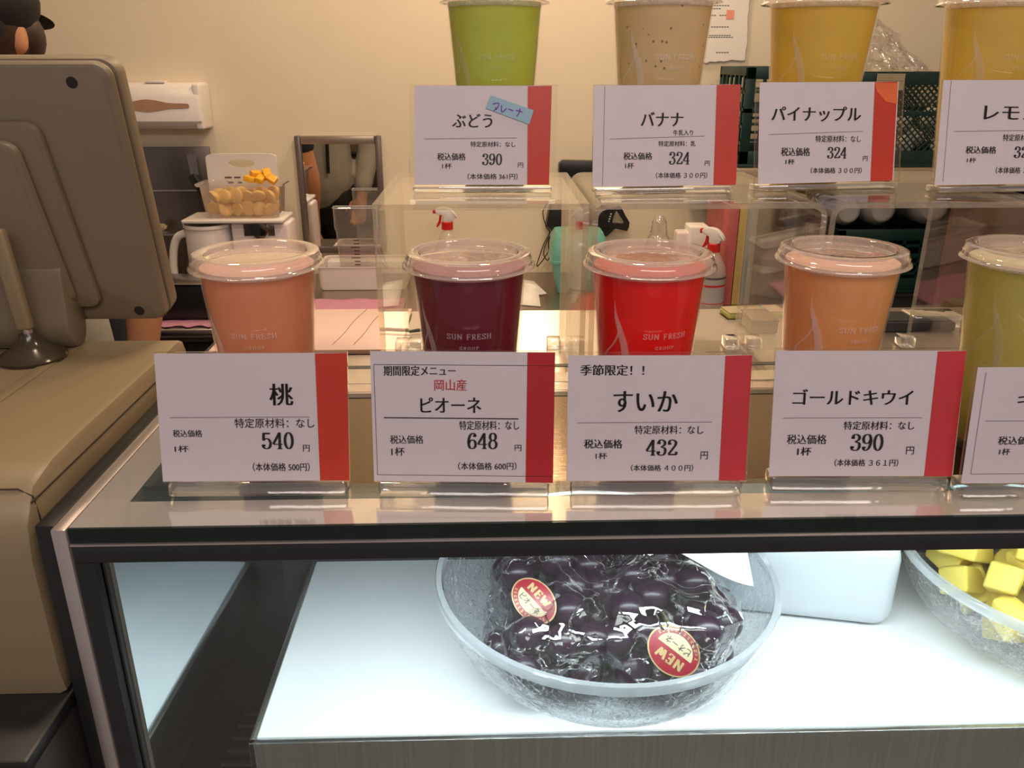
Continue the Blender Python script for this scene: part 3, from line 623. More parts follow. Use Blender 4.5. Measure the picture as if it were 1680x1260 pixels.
price_sign(RZ, 0.0062, ((1247, 137), (1474, 134), (1243, 303), (1466, 297)), (0.0028, 0.0062, 0.0008), ((1434, 135), (1472, 134), (1427, 298), (1464, 297)),
  [('パイナップル', (1265, 175, 1411, 199), 'k'), ('特定原材料：なし', (1336, 222, 1411, 233)), ('税込価格', (1280, 242, 1327, 256), 'k'), ('1杯', (1287, 261, 1302, 270), 'k'), ('324', (1355, 241, 1387, 260), 'd'), ('円', (1414, 256, 1422, 264), 'g'), ('（本体価格 ３００円）', (1328, 275, 1412, 285))],
  [((1260, 221), (1414, 215), T)], 'white 324 yen pineapple price card with a water stained red stripe', GU, extra=stain)
price_sign(RZ, 0.0062, ((1548, 134), (1785, 130), (1533, 305), (1765, 301)), (0, 0, 0.0006), ((1745, 131), (1785, 130), (1728, 302), (1765, 301)),
  [('レモン', (1613, 174, 1705, 196), 'k'), ('特定原材料：なし', (1644, 220, 1720, 231)), ('税込価格', (1583, 240, 1633, 252), 'k'), ('1杯', (1585, 259, 1600, 267)), ('324', (1662, 240, 1696, 259), 'd'), ('（本体価格 ３００円）', (1632, 274, 1716, 285))],
  [((1564, 216), (1715, 213), T), ((1560, 135), (1546, 299), T)], 'white lemon juice price card cut off at right edge of the upper row', GU)
# ------------------------------------------------------------------ things in the display case
def bowl(cx, cy, z, Rr, h, rb, label):
    o = thing('glass_bowl', label, 'bowl', (cx, cy, z), 0, 'pebbled clear bowls in the case')
    pr = [(0, 0.002), (rb * 0.85, 0.0), (rb, 0.003)] + [(rb + (Rr - rb) * math.sin(t * math.pi / 2) ** 0.95, 0.003 + (h - 0.003) * (1 - math.cos(t * math.pi / 2)) ** 0.8) for t in [k / 14 for k in range(1, 15)]]
    inn = [(max(0.0, r - 0.0045), zz + 0.004) for r, zz in pr[::-1]]
    MB().lathe(pr + [(Rr - 0.002, h + 0.001)] + inn[1:-1] + [(0, 0.006)], 96).build('bowl_wall', 'bowl', o)
    MB().lathe([(Rr - 0.003, h - 0.005), (Rr + 0.003, h - 0.005), (Rr + 0.0035, h), (Rr + 0.002, h + 0.003), (Rr - 0.003, h + 0.003), (Rr - 0.0045, h), (Rr - 0.003, h - 0.005)], 96).build('bowl_rim', 'bowlrim', o)
    return o
BC = Vector((0.107, 0.668, SZ))
bowl(BC.x, BC.y, SZ + 0.0005, 0.158, 0.086, 0.098, 'large pebbled clear bowl holding the bagged dark grapes')
grape_d = None
def bunch(center, axes, n, rotz, tilt, label, seed, sticker=None, gr=0.0160):
    """one bagged bunch: grapes, stem, clear bag, sticker"""
    global grape_d
    rnd = random.Random(seed); o = thing('grape_bunch', label, 'bagged grapes', center, rotz, 'bagged bunches of dark grapes')
    rot = Matrix.Rotation(tilt, 3, 'X')
    pts = [Vector((rnd.uniform(-1, 1), rnd.uniform(-1, 1), rnd.uniform(-1, 1))) for _ in range(n)]
    A = Vector(axes)
    P = [Vector((p.x * A.x, p.y * A.y, p.z * A.z)) for p in pts]
    for it in range(160):
        for i in range(n):
            for j in range(i + 1, n):
                d = P[i] - P[j]; l = d.length
                if l < gr * 1.86:
                    d = (d.normalized() if l > 1e-6 else Vector((0, 0, 1))) * (gr * 1.86 - l) * 0.5; P[i] += d; P[j] -= d
            p = P[i]; q = Vector((p.x / A.x, p.y / A.y, p.z / A.z)); l = q.length
            if l > 1: P[i] = Vector((p.x / l, p.y / l, p.z / l))
    P = [rot @ p for p in P]
    lim = 0.006 - center[2] + SZ + gr
    P = [Vector((p.x, p.y, max(p.z, lim))) for p in P]
    if grape_d is None:
        t = MB().ball((0, 0, 0), (1, 1, 1.06), sub=4).build('grape', 'grape'); grape_d = t.data; bpy.data.objects.remove(t)
    for p in P:
        g = bpy.data.objects.new('grape', grape_d); C.objects.link(g); g.parent = o; g.location = p
        g.rotation_euler = (rnd.uniform(0, 6), rnd.uniform(0, 6), rnd.uniform(0, 6)); s = gr * rnd.uniform(0.93, 1.08); g.scale = (s, s, s)
    st = MB(); st.tube(spline([(0, -A.y * 0.7, 0), (0.004, 0, 0.002), (0, A.y * 0.8, 0.004), (0.003, A.y * 1.15, 0.01)], 5), 0.0022, 8)
    so = st.build('stem', 'stem', o)
    # bag: hull of the grapes, subdivided and wrinkled
    hb = bmesh.new()
    for p in P:
        for d in ((1, 0, 0), (-1, 0, 0), (0, 1, 0), (0, -1, 0), (0, 0, 1), (0, 0, -1), (.6, .6, .5), (-.6, .6, .5), (.6, -.6, .5), (-.6, -.6, .5)):
            hb.verts.new(p + Vector(d).normalized() * gr * 1.16)
    back = rot @ Vector((0, A.y * 1.55, 0.012))
    for s in (-1, 0, 1): hb.verts.new(back + Vector((s * A.x * 0.45, 0, 0.01 * s)))
    bmesh.ops.convex_hull(hb, input=hb.verts[:]); loose = [v for v in hb.verts if not v.link_faces]
    bmesh.ops.delete(hb, geom=loose, context='VERTS'); bmesh.ops.triangulate(hb, faces=hb.faces[:])
    for _ in range(2): bmesh.ops.subdivide_edges(hb, edges=[e for e in hb.edges if e.calc_length() > 0.010], cuts=1, use_grid_fill=True)
    bmesh.ops.triangulate(hb, faces=hb.faces[:]); bmesh.ops.subdivide_edges(hb, edges=[e for e in hb.edges if e.calc_length() > 0.008], cuts=1); bmesh.ops.triangulate(hb, faces=hb.faces[:])
    hb.normal_update()
    for v in hb.verts:
        q = v.co * 42 + Vector((seed * 3.1, 0, 0))
        k = abs(noise.noise(q)) * 1.2 + 0.5 * abs(noise.noise(q * 2.1))
        v.co += v.normal * (k * 0.0055 - 0.0015)
    MB().add(hb, None, 0, True).build('plastic_bag', 'bag', o, sharp=28)
    return o
def sticker(parent, loc, nrm, up, w, h, flip, label):
    """oval gold edged label lying on the bag"""
    n = Vector(nrm).normalized(); u = (Vector(up) - n * Vector(up).dot(n)).normalized(); r_ = u.cross(n)
    L0 = Vector(loc)
    def pt(x, y, l): return L0 + r_ * x + u * y + n * (l - 6.0 * (x * x + y * y))
    def disc(mb, sx, sy, l, a0=0, a1=360, ring=10, k=40):
        V, Fc = [(0, 0)], []
        for q in range(1, ring + 1):
            for j in range(k + 1):
                a = R(a0 + (a1 - a0) * j / k); V.append((sx * q / ring * math.cos(a), sy * q / ring * math.sin(a)))
        for j in range(k): Fc.append((0, 1 + j, 2 + j))
        for q in range(ring - 1):
            for j in range(k): A0 = 1 + q * (k + 1) + j; B0 = A0 + k + 1; Fc.append((A0, B0, B0 + 1, A0 + 1))
        lay(mb, (V, Fc), pt, 0, l)
    m = MB(); disc(m, w / 2, h / 2, 0.0); s = m.build('sticker', 'gold', parent, sharp=0); s['label'] = label
    m = MB(); disc(m, w / 2 * 0.94, h / 2 * 0.94, 0.0002); m.build('sticker_field', 'stickred', s, sharp=0)
    m = MB(); disc(m, w / 2 * 0.70, h / 2 * 0.70, 0.0004, 180, 360); m.build('cream_half', 'cream', s, sharp=0)
    m = MB(); lay(m, fit(stroke_glyphs('NEW', LET, 0.10, 0.24, 0.66, 0.12), -w * 0.27, h * 0.08, w * 0.27, h * 0.30), pt, 0, 0.0006)
    for k in range(13):
        a = R(200 + k * 140 / 12); c = Vector((math.cos(a) * w * 0.415, math.sin(a) * h * 0.415)); t = Vector((math.cos(a), math.sin(a))) * w * 0.026; q = Vector((-t.y, t.x)) * 0.8
        for d in (-1, 0.2): lay(m, ([tuple(c + t * d + q), tuple(c + t * d - q), tuple(c + t * (d + 0.7) - q * 0.8), tuple(c + t * (d + 0.7) + q * 0.6)], [(0, 1, 2, 3)]), pt, 0, 0.0006)
    m.build('gold_lettering', 'gold', s, sharp=0)
    m = MB(); lay(m, fit(mincho('ピオーネ', -0.002, 0.03, 2), -w * 0.25, -h * 0.22, w * 0.25, -h * 0.06), pt, 0, 0.0006); m.build('dark_lettering', 'ink', s, sharp=0)
    return s
ga = bunch((0.058, 0.652, SZ + 0.055), (0.056, 0.085, 0.036), 30, R(-8), R(8), 'left bagged grape bunch with a steeply tilted red sticker', 3)
gb = bunch((0.156, 0.634, SZ + 0.056), (0.060, 0.062, 0.034), 28, R(12), R(6), 'right bagged grape bunch with the round sticker facing up', 5)
gc = bunch((0.165, 0.738, SZ + 0.075), (0.050, 0.036, 0.030), 16, R(-15), R(-6), 'bagged grape bunch at the back of the bowl', 9)
def on_thing(o, px, py):
    """where the sight line first meets the thing's bag"""
    bpy.context.view_layer.update()
    bag = [c for c in o.children if c.name.startswith('plastic_bag')][0]; mi = o.matrix_world.inverted()
    org = mi @ CAM; d = (mi.to_3x3() @ ray(px, py)).normalized()
    ok, loc, nr, _ = bag.ray_cast(org, d)
    return (loc, nr) if ok else (Vector((0, 0, 0.05)), Vector((0, -0.4, 0.9)))
for o, px, py, wd, hg, up, lb in ((ga, 876, 986, 0.046, 0.034, (0.75, 0.5, 0.4), 'red and gold oval sticker'), (gb, 1105, 1068, 0.048, 0.040, (-0.6, -0.6, -0.5), 'red and gold oval sticker')):
    loc, nr = on_thing(o, px, py); mi = o.matrix_world.inverted().to_3x3()
    n = (nr * 0.25 + mi @ Vector((0, -0.72, 0.70))).normalized()
    sticker(o, loc + n * 0.004, n, mi @ Vector(up), wd, hg, False, lb)
# folded white liner paper behind the right bunch
pp = MB()
pp.grid(lambda u, v: (0.120 + 0.125 * u, 0.690 - 0.040 * u + 0.04 * v, SZ + 0.104 + 0.010 * math.sin(u * 5) * (1 - v) - 0.014 * u + 0.02 * v), 14, 6)
po = pp.build('liner_paper', 'paper'); md = po.modifiers.new('t', 'SOLIDIFY'); md.thickness = 0.0006
tag(po, 'folded white paper tucked behind the right grape bag', 'paper')
# white lidded tub behind the bowl
o = thing('white_tub', 'white plastic food tub standing behind the grape bowl', 'food container', (0.316, 0.748, SZ), R(-12))
tb = MB(); tb.box((0, 0, 0.05), (0.20, 0.10, 0.099), bev=0.020, seg=4); tb.build('tub_body', 'whitetub', o)
MB().box((0, 0, 0.106), (0.206, 0.106, 0.012), bev=0.005, seg=3).build('tub_lid', 'white', o)
# pineapple bowl
PB = Vector((0.568, 0.684, SZ)); bowl(PB.x, PB.y, SZ + 0.0005, 0.152, 0.084, 0.094, 'pebbled clear bowl piled with yellow pineapple chunks')
rnd = random.Random(4); spots_p = []
for lev, (z, rad, cnt) in enumerate(((0.034, 0.082, 9), (0.060, 0.108, 13), (0.084, 0.095, 11), (0.106, 0.055, 6))):
    for k in range(cnt):
        a = 2 * math.pi * (k + 0.5 * lev) / cnt + rnd.uniform(-.12, .12)
        for rr in ((rad,) if lev else (rad,)): spots_p.append((a, rr * rnd.uniform(0.92, 1.0), z))
    if lev < 3:
        for k in range(4): spots_p.append((2 * math.pi * k / 4 + lev, 0.042, z))
base_pc = []
for v in range(4):
    b = bmesh.new(); bmesh.ops.create_cube(b, size=1)
    for q in b.verts: q.co += Vector((rnd.uniform(-.16, .16), rnd.uniform(-.16, .16), rnd.uniform(-.16, .16)))
    bmesh.ops.bevel(b, geom=b.edges[:], offset=0.10, segments=3, profile=0.5, affect='EDGES')
    t = MB().add(b, None, 0, True).build('pineapple_chunk', 'pineapple'); base_pc.append(t.data); bpy.data.objects.remove(t)
for k, (a, rr, z) in enumerate(spots_p):
    c = bpy.data.objects.new('pineapple_chunk', base_pc[k % 4]); C.objects.link(c)
    c.location = (PB.x + rr * math.cos(a), PB.y + rr * math.sin(a), SZ + z); c.rotation_euler = (rnd.uniform(-.6, .6), rnd.uniform(-.6, .6), rnd.uniform(0, 3))
    c.scale = (0.038 * rnd.uniform(.85, 1.15), 0.031 * rnd.uniform(.85, 1.1), 0.028)
    tag(c, 'wet yellow pineapple chunk piled in the clear bowl', 'pineapple', 'pineapple chunks in the bowl')
# kiwi dish on the low deck
o = thing('kiwi_dish', 'small dish of cut green kiwi low in the dark left side of the case', 'fruit dish', (-0.213, 0.765, 0.62))
MB().lathe([(0, 0.001), (0.014, 0), (0.022, 0.02), (0.0225, 0.021), (0.020, 0.02), (0.012, 0.004), (0, 0.004)], 32).build('dish', 'tub', o)
MB().ball((0, 0, 0.022), (0.017, 0.017, 0.013), sub=3).build('kiwi_half', 'kiwi', o)

# ------------------------------------------------------------------ cash register, monitor, pole
CZ = 1.026
rc = thing('register_counter', 'dark register counter standing left of the display case', 'counter', (-0.62, 0.66, 0))
MB().box((0, 0, CZ / 2 - 0.006), (0.63, 0.46, CZ - 0.012), bev=0.004).build('cabinet', 'counterdk', rc)
MB().box((0, -0.004, CZ - 0.006), (0.634, 0.47, 0.012), bev=0.003).build('counter_top', 'black', rc)
GZ = 1.193
rg = thing('cash_register', 'beige cash register body below the tilted beige monitor', 'cash register', (-0.52, 0.635, CZ + 0.0005))
def rgp(mb, n, m): o = mb.build(n, m, rg); return o
hh = GZ - CZ
xr, yf, yb = 0.215, -0.155, 0.168
b = MB()
prof = [(yf + 0.004, 0), (yf, 0.02), (yf, hh - 0.055), (yf + 0.004, hh - 0.030), (yf + 0.020, hh - 0.008), (yf + 0.05, hh - 0.0015), (yf + 0.09, hh), (yb - 0.02, hh), (yb - 0.006, hh - 0.004), (yb, hh - 0.016), (yb, 0)]
b.prism(prof, 2 * xr, Matrix(((0, 0, 1, -xr), (1, 0, 0, 0), (0, 1, 0, 0), (0, 0, 0, 1))), 0, 0.006, True)
rgp(b, 'housing', 'beige')
b = MB(); b.box((xr + 0.0002, 0.0, hh - 0.0165), (0.0012, 0.285, 0.0010))
b.tube(spline([(-xr, yf + 0.018, hh - 0.0092), (0, yf + 0.018, hh - 0.0092), (xr - 0.010, yf + 0.018, hh - 0.0092), (xr - 0.0012, yf + 0.018, hh - 0.0145), (xr + 0.0003, yf + 0.018, hh - 0.030), (xr + 0.0003, yf + 0.018, hh - 0.11)], 1), 0.0006, 6); rgp(b, 'panel_seam', 'seam')
for dy in (0.0, 0.045): rgp(MB().box((xr - 0.095 - dy, 0.02, hh + 0.0002), (0.012, 0.25, 0.0022), bev=0.001), 'raised_rib', 'beige')
# monitor: back towards us, leaning over the register
MY = 0.803; mr_ = on_y(284, 506, MY)
mo = thing('register_monitor', 'large beige monitor seen from the back, leaning over the register', 'monitor', (mr_.x, MY, GZ + 0.0005))
Mt = Matrix.Translation((0, 0.0, mr_.z - GZ)) @ Matrix.Rotation(R(10.5), 4, 'X')
W_, H_ = 0.46, 0.240
def mpan(x1, ztop, zbot, y, d, rad, bev, nm, taper=0.0):
    h = ztop - zbot; pl = [(px_ + (taper * (0.5 - (pz_ / h + 0.5)) if px_ > 0 else 0), pz_) for px_, pz_ in rrect(W_ + x1, h, rad)]
    b = MB(); b.prism(pl, d, Mt @ Matrix.Translation(((x1 - W_) / 2, y, (ztop + zbot) / 2)) @ Matrix.Rotation(R(90), 4, 'X'), 0, bev, True)
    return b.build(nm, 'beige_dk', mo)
mpan(0.0, H_ - 0.006, -0.006, -0.002, 0.0145, 0.014, 0.0065, 'back_shell'); mpan(0.0005, H_ - 0.0055, -0.0065, 0.016, 0.0178, 0.0145, 0.0015, 'front_shell')
mpan(-0.062, H_ - 0.052, 0.012, -0.0155, 0.009, 0.012, 0.005, 'raised_panel', 0.012); mpan(-0.080, H_ - 0.066, 0.020, -0.0242, 0.012, 0.012, 0.006, 'inner_panel', 0.012)
for x, z in ((-0.033, H_ - 0.022), (-0.026, 0.0055)):
    b = MB(); b.lathe([(0, 0.0006), (0.0048, 0.0006), (0.0048, -0.001), (0, -0.001)], 20, Mt @ Matrix.Translation((x, -0.0161, z)) @ Matrix.Rotation(R(90), 4, 'X')); b.build('screw_hole', 'black', mo)
b = MB(); prof = spline([(-0.052, 0.018), (-0.050, 0.045), (-0.046, 0.080), (-0.036, 0.088), (-0.026, 0.075), (-0.016, 0.045), (-0.015, 0.020), (-0.024, 0.002), (-0.042, 0.002)], 5, True)
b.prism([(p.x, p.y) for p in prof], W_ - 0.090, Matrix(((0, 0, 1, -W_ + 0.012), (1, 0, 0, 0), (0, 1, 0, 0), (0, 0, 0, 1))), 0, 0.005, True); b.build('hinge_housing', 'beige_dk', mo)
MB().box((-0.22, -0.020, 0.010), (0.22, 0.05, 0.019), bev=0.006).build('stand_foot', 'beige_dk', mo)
b = MB(); b.lathe([(0, 0.0006), (0.006, 0.0006), (0.006, -0.001), (0, -0.001)], 20, Mt @ Matrix.Translation((-0.165, -0.0365, 0.075)) @ Matrix.Rotation(R(90), 4, 'X')); b.build('screw_hole', 'black', mo)
# small pole on a dark disc base
q = on_z(56, 590, GZ)
po = thing('pole_stand', 'beige pole on a glossy dark disc base on the register', 'stand', (q.x, q.y, GZ + 0.0008))
MB().lathe([(0, 0.0), (0.0280, 0.0), (0.0290, 0.003), (0.0265, 0.0065), (0.016, 0.0125), (0.0100, 0.019), (0.008, 0.0245), (0, 0.0255)], 48).build('disc_base', 'poledisc', po)
MB().box((-0.0045, 0, 0.074), (0.0140, 0.010, 0.092), bev=0.0030, seg=3, rot=Matrix.Rotation(R(-4), 3, 'Y')).build('pole', 'beige', po)
MB().lathe([(0, 0.024), (0.0040, 0.024), (0.0040, 0.030), (0, 0.030)], 16).build('collar', 'trim', po)
MB().ball((-0.0065, -0.0052, 0.106), 0.0012, sub=2).build('rivet', 'chrome', po)
# ------------------------------------------------------------------ back counter and what stands there
KZ = 0.83
kc = thing('back_counter', 'dark steel edged work counter along the back wall', 'counter', (0.1, 2.28, 0))
def kp(b, n, m): return b.build(n, m, kc)
kp(MB().box((-0.1, 0.0, KZ - 0.020), (3.6, 0.556, 0.04), bev=0.006), 'worktop', 'steel_top')
kp(MB().box((-0.1, 0.02, (KZ - 0.04) / 2), (3.56, 0.50, KZ - 0.04)), 'cabinet', 'counterdk')
kp(MB().tube([(-1.9, -0.278, KZ - 0.014), (1.7, -0.278, KZ - 0.014)], 0.014, 14), 'front_roll', 'steel')
def pw(x, y): return on_y(x, y, WY)
def kpt(x, y): return on_z(x, y, KZ)
def PX(x0, x1, y, Y): return abs(on_y(x1, y, Y).x - on_y(x0, y, Y).x)
# steel splash panel + ledge
a, c = pw(205, 240), pw(342, 470)
sp = thing('splash_panel', 'dark steel splash panel with a ledge below the towel dispenser', 'splash panel', (a.x, WY, c.z)); wd = c.x - a.x; hg = a.z - KZ - 0.002; sp.location = ((a.x + c.x) / 2, WY - 0.001, KZ + 0.001)
MB().box((0, -0.006, hg / 2), (wd + 0.12, 0.010, hg), bev=0.001).build('panel', 'steeldk', sp)
zl = on_y(300, 380, WY - 0.05).z - KZ
MB().box((0.0, -0.058, zl), (wd + 0.10, 0.092, 0.006), bev=0.0015).build('ledge', 'steel', sp)
MB().box((0.0, -0.013, zl + 0.115), (wd + 0.10, 0.003, 0.004)).build('seam_bar', 'steel', sp)
q = on_y(264, 372, WY - 0.055); o = MB(); 
b = bmesh.new(); bmesh.ops.create_icosphere(b, subdivisions=3, radius=1.0)
for v in b.verts: v.co = Vector((v.co.x * 0.017, v.co.y * 0.012, v.co.z * 0.011)) * (1 + 0.3 * noise.noise(v.co * 2.2))
t = MB().add(b, Matrix.Translation((q.x, q.y, KZ + 0.001 + zl + 0.0135)), 0, True).build('fruit_scrap', 'cream'); tag(t, 'pale scrap of fruit lying on the steel ledge', 'food scrap')
# towel dispenser
a, c = on_y(196, 136, WY - 0.09), on_y(334, 214, WY - 0.09)
W = 0.29; x1 = c.x; H = a.z - c.z; dp = thing('towel_dispenser', 'white paper towel dispenser mounted on the cream wall', 'dispenser', (x1 - W / 2, WY - 0.001, c.z))
prof = [(0, 0.0), (-0.075, 0.004), (-0.095, 0.025), (-0.094, 0.085), (-0.080, H - 0.012), (-0.055, H), (0, H)]
prof = [(x, z) for x, z in prof]
MB().prism(prof, W, Matrix(((0, 0, 1, -W / 2), (1, 0, 0, 0), (0, 1, 0, 0), (0, 0, 0, 1))), 0, 0.006, True).build('dispenser_body', 'white', dp)
MB().box((W / 2 - 0.008, -0.045, H / 2), (0.022, 0.088, H * 0.96), bev=0.006, seg=3).build('end_cap', 'white', dp)
MB().box((0.018, -0.050, H + 0.002), (0.055, 0.03, 0.006), bev=0.002).build('lock_tab', 'white', dp)
sl = [(-0.11, 0.006), (-0.06, 0.008), (-0.03, 0.014), (0, 0.0175), (0.03, 0.014), (0.06, 0.008), (0.11, 0.006), (0.115, 0.0), (0.11, -0.006), (0.06, -0.008), (0.03, -0.013), (0, -0.0165), (-0.03, -0.013), (-0.06, -0.008), (-0.11, -0.006), (-0.115, 0)]
MB().prism([(p.x, p.y) for p in spline(sl, 3, True)], 0.0012, Matrix.Translation((0.0, -0.0946, 0.066)) @ Matrix.Rotation(R(90), 4, 'X')).build('towel_slot', 'peachedge', dp)['label'] = 'brown eye-shaped towel slot'
# mirror
a, c = pw(483, 222), pw(637, 412); W = c.x - a.x - 0.004; H = a.z - c.z; mr = thing('wall_mirror', 'framed mirror on the wall reflecting a grey shirt', 'mirror', ((a.x + c.x) / 2, WY - 0.0005, c.z))
MB().box((0, -0.006, H / 2), (W - 0.02, 0.010, H - 0.02)).build('mirror_glass', 'mirror', mr)
for nm, cx_, cz_, sx_, sz_ in (('frame_side', -W / 2 + 0.009, H / 2, 0.018, H), ('frame_side', W / 2 - 0.009, H / 2, 0.018, H), ('frame_top', 0, H - 0.012, W - 0.036, 0.024), ('frame_bottom', 0, 0.009, W - 0.036, 0.018)):
    MB().box((cx_, -0.011, cz_), (sx_ - 0.0006, 0.022, sz_ - 0.0006), bev=0.003).build(nm, 'mirrorframe2' if nm == 'frame_top' else 'mirrorframe', mr)
# juicer
jz = KZ; q = kpt(352, 478); ju = thing('juicer', 'white juicer with a handle and chrome knob under the peach tub', 'juicer', (q.x, q.y + 0.02, KZ + 0.0005))
YJ = q.y + 0.02
zt = on_y(352, 360, YJ).z - KZ
rj = PX(312, 388, 380, YJ) / 2
MB().lathe([(0, 0.003), (rj * 0.98, 0.003), (rj, 0.01), (rj * 0.98, zt * 0.8), (rj * 0.95, zt - 0.022), (rj * 1.03, zt - 0.018), (rj * 1.03, zt - 0.010), (rj * 0.8, zt - 0.010), (rj * 0.76, zt - 0.05), (0, zt - 0.05)], 48).build('feed_cylinder', 'white', ju)
MB().lathe([(rj * 0.78, zt - 0.0105), (rj * 1.0, zt - 0.0095), (rj * 1.0, zt - 0.0085), (rj * 0.78, zt - 0.0095)], 40).build('cylinder_ring', 'steel', ju)
xb = on_y(432, 380, YJ).x - q.x; wb = PX(385, 479, 380, YJ); hb = on_y(430, 362, YJ).z - KZ
MB().box((xb, 0.015, hb / 2), (wb, 0.10, hb), bev=0.010, seg=3).build('motor_box', 'white2', ju)
MB().lathe([(0, 0), (0.022, 0), (0.024, 0.006), (0.021, 0.016), (0, 0.017)], 32, Matrix.Translation((xb + 0.004, -0.036, hb - 0.022)) @ Matrix.Rotation(R(90), 4, 'X')).build('knob', 'chrome', ju)
MB().box((xb - 0.001, -0.0365, hb - 0.020), (0.085, 0.004, 0.032), bev=0.001).build('knob_plate', 'steeldk', ju)
MB().tube(spline([(-rj * 0.9, -0.01, zt - 0.035), (-rj * 1.35, -0.012, zt - 0.05), (-rj * 1.62, -0.012, zt - 0.10), (-rj * 1.66, -0.012, 0.03), (-rj * 1.2, -0.01, 0.012)], 7), 0.011, 12).build('handle', 'white', ju)
# lid + peach tub on the juicer
zl_ = max(zt - 0.0085, hb) + KZ + 0.001
q2 = on_y(388, 352, YJ - 0.005); wl = PX(306, 470, 352, YJ)
t = MB().box((q2.x, YJ + 0.012, zl_ + 0.006), (wl, 0.135, 0.010), bev=0.004, seg=3).build('tub_lid', 'white'); tag(t, 'white plastic lid lying on the juicer under the tub', 'lid')
q3 = on_y(402, 352, YJ); wt = PX(336, 474, 340, YJ)
tub = thing('fruit_tub', 'clear plastic tub of peach slices stacked on the juicer', 'food container', (q3.x, YJ + 0.012, zl_ + 0.0125)); th_ = on_y(400, 300, YJ).z - zl_ - 0.012
tb = MB(); n = 40
def loop(wx, wy, r): return rrect(wx, wy, r, 9)
b = bmesh.new(); rows = [(wt * 0.86, 0.095, 0.018, 0.0), (wt * 0.90, 0.104, 0.02, th_ * 0.5), (wt * 0.93, 0.110, 0.022, th_ - 0.006), (wt * 1.02, 0.124, 0.026, th_ - 0.005), (wt * 1.03, 0.126, 0.026, th_)]
L_ = [[b.verts.new((x, y, z)) for x, y in loop(wx, wy, r)] for wx, wy, r, z in rows]
for A0, B0 in zip(L_, L_[1:]):
    for k in range(len(A0)): b.faces.new((A0[k], A0[(k + 1) % len(A0)], B0[(k + 1) % len(A0)], B0[k]))
b.faces.new(L_[0][::-1]); MB().add(b, None, 0, True).build('tub_wall', 'tub', tub)
rnd = random.Random(11); k = 0
pd = []
for v in range(3):
    b = bmesh.new(); bmesh.ops.create_uvsphere(b, u_segments=24, v_segments=14, radius=1.0)
    for vv in b.verts:
        if vv.co.y < -0.05: vv.co.y = -0.05 + (vv.co.y + 0.05) * 0.12 * (v + 1)
    t = MB().add(b, None, 0, True).build('peach_slice', 'orange_peach'); pd.append(t.data); bpy.data.objects.remove(t)
for lev in range(2):
    for i in range(6):
        for j in range(2):
            c = bpy.data.objects.new('peach_slice', pd[k % 3]); C.objects.link(c); k += 1
            c.location = (q3.x - wt * 0.33 + i * wt * 0.132, YJ - 0.016 + j * 0.052, zl_ + 0.0125 + 0.024 + lev * 0.032 + rnd.uniform(-.003, .003))
            s = rnd.uniform(0.9, 1.05); c.scale = (0.022 * s, 0.017 * s, 0.020 * s); c.rotation_euler = (rnd.uniform(-.6, .6), rnd.uniform(-.9, .9), rnd.uniform(-.8, .8))
            tag(c, 'orange peach slice in the clear tub on the juicer', 'peach slice', 'peach slices in the tub')
for i in range(5):
    t = MB().box((0, 0, 0), (0.03, 0.022, 0.016), bev=0.003, rot=Matrix.Rotation(i * 0.7, 3, 'Z')).build('mango_cube', 'mango')
    t.location = (q3.x + wt * (0.10 + 0.065 * i), YJ + 0.002 + 0.014 * (i % 2), zl_ + 0.0125 + th_ + 0.010 + 0.012 * (i % 2)); t.rotation_euler = (0.2 * i, 0.25, 0)
    tag(t, 'bright orange mango cube on top of the peach slices', 'mango cube', 'mango cubes on the tub')
# cutting board
a, c = on_y(338, 251, 2.47), on_y(454, 251, 2.47); W = c.x - a.x; H = a.z - KZ - 0.002
bd = thing('cutting_board', 'white cutting board with an oval hand hole standing behind the tub', 'cutting board', ((a.x + c.x) / 2, 2.47, KZ + 0.001))
N_ = 64
def rr_at(w, h, r, k):
    pts = rrect(w, h, r, 15); return pts[k * len(pts) // N_]
hw = 0.062
ctr = H - hw / 2; loop_o, loop_i = [], []
for k in range(N_):
    an = 2 * math.pi * k / N_; ca, sa = math.cos(an), math.sin(an); pw_ = lambda v: math.copysign(abs(v) ** 0.28, v)
    loop_o.append((W / 2 * pw_(ca), hw / 2 * pw_(sa) + ctr)); loop_i.append((0.036 * ca, 0.0130 * sa + ctr + 0.004))
b = MB(); b.ring_plate(loop_o, loop_i, 0.012, Matrix.Rotation(R(90), 4, 'X')); b.box((0, -0.006, (H - hw + 0.013) / 2), (W, 0.0118, H - hw + 0.013))
b.build('board', 'white', bd)
b = MB()
for dx, dz, wd in ((-0.036, 0.080, 0.016), (-0.010, 0.080, 0.012), (-0.042, 0.066, 0.020), (-0.016, 0.066, 0.018), (0.008, 0.066, 0.014)): b.box((dx, -0.0123, H - dz), (wd, 0.0006, 0.0045))
b.build('printed_marks', 'inkthin', bd, sharp=0)
# knife handle in a steel holder
q = on_y(335, 300, 2.478); kn = thing('knife', 'black handled knife leaning beside the white cutting board', 'knife', (q.x, 2.478, KZ + 0.0005))
hz = q.z - KZ
MB().box((-0.016, 0, hz - 0.01), (0.024, 0.016, 0.075), bev=0.005, rot=Matrix.Rotation(R(-28), 3, 'Y')).build('handle', 'black', kn)
MB().box((0.004, 0, (hz - 0.03) / 2), (0.02, 0.002, hz - 0.03)).build('blade', 'steel', kn)
MB().box((-0.030, 0.012, hz + 0.05), (0.022, 0.004, 0.06), rot=Matrix.Rotation(R(-4), 3, 'Y')).build('steel_clip', 'steel', kn)
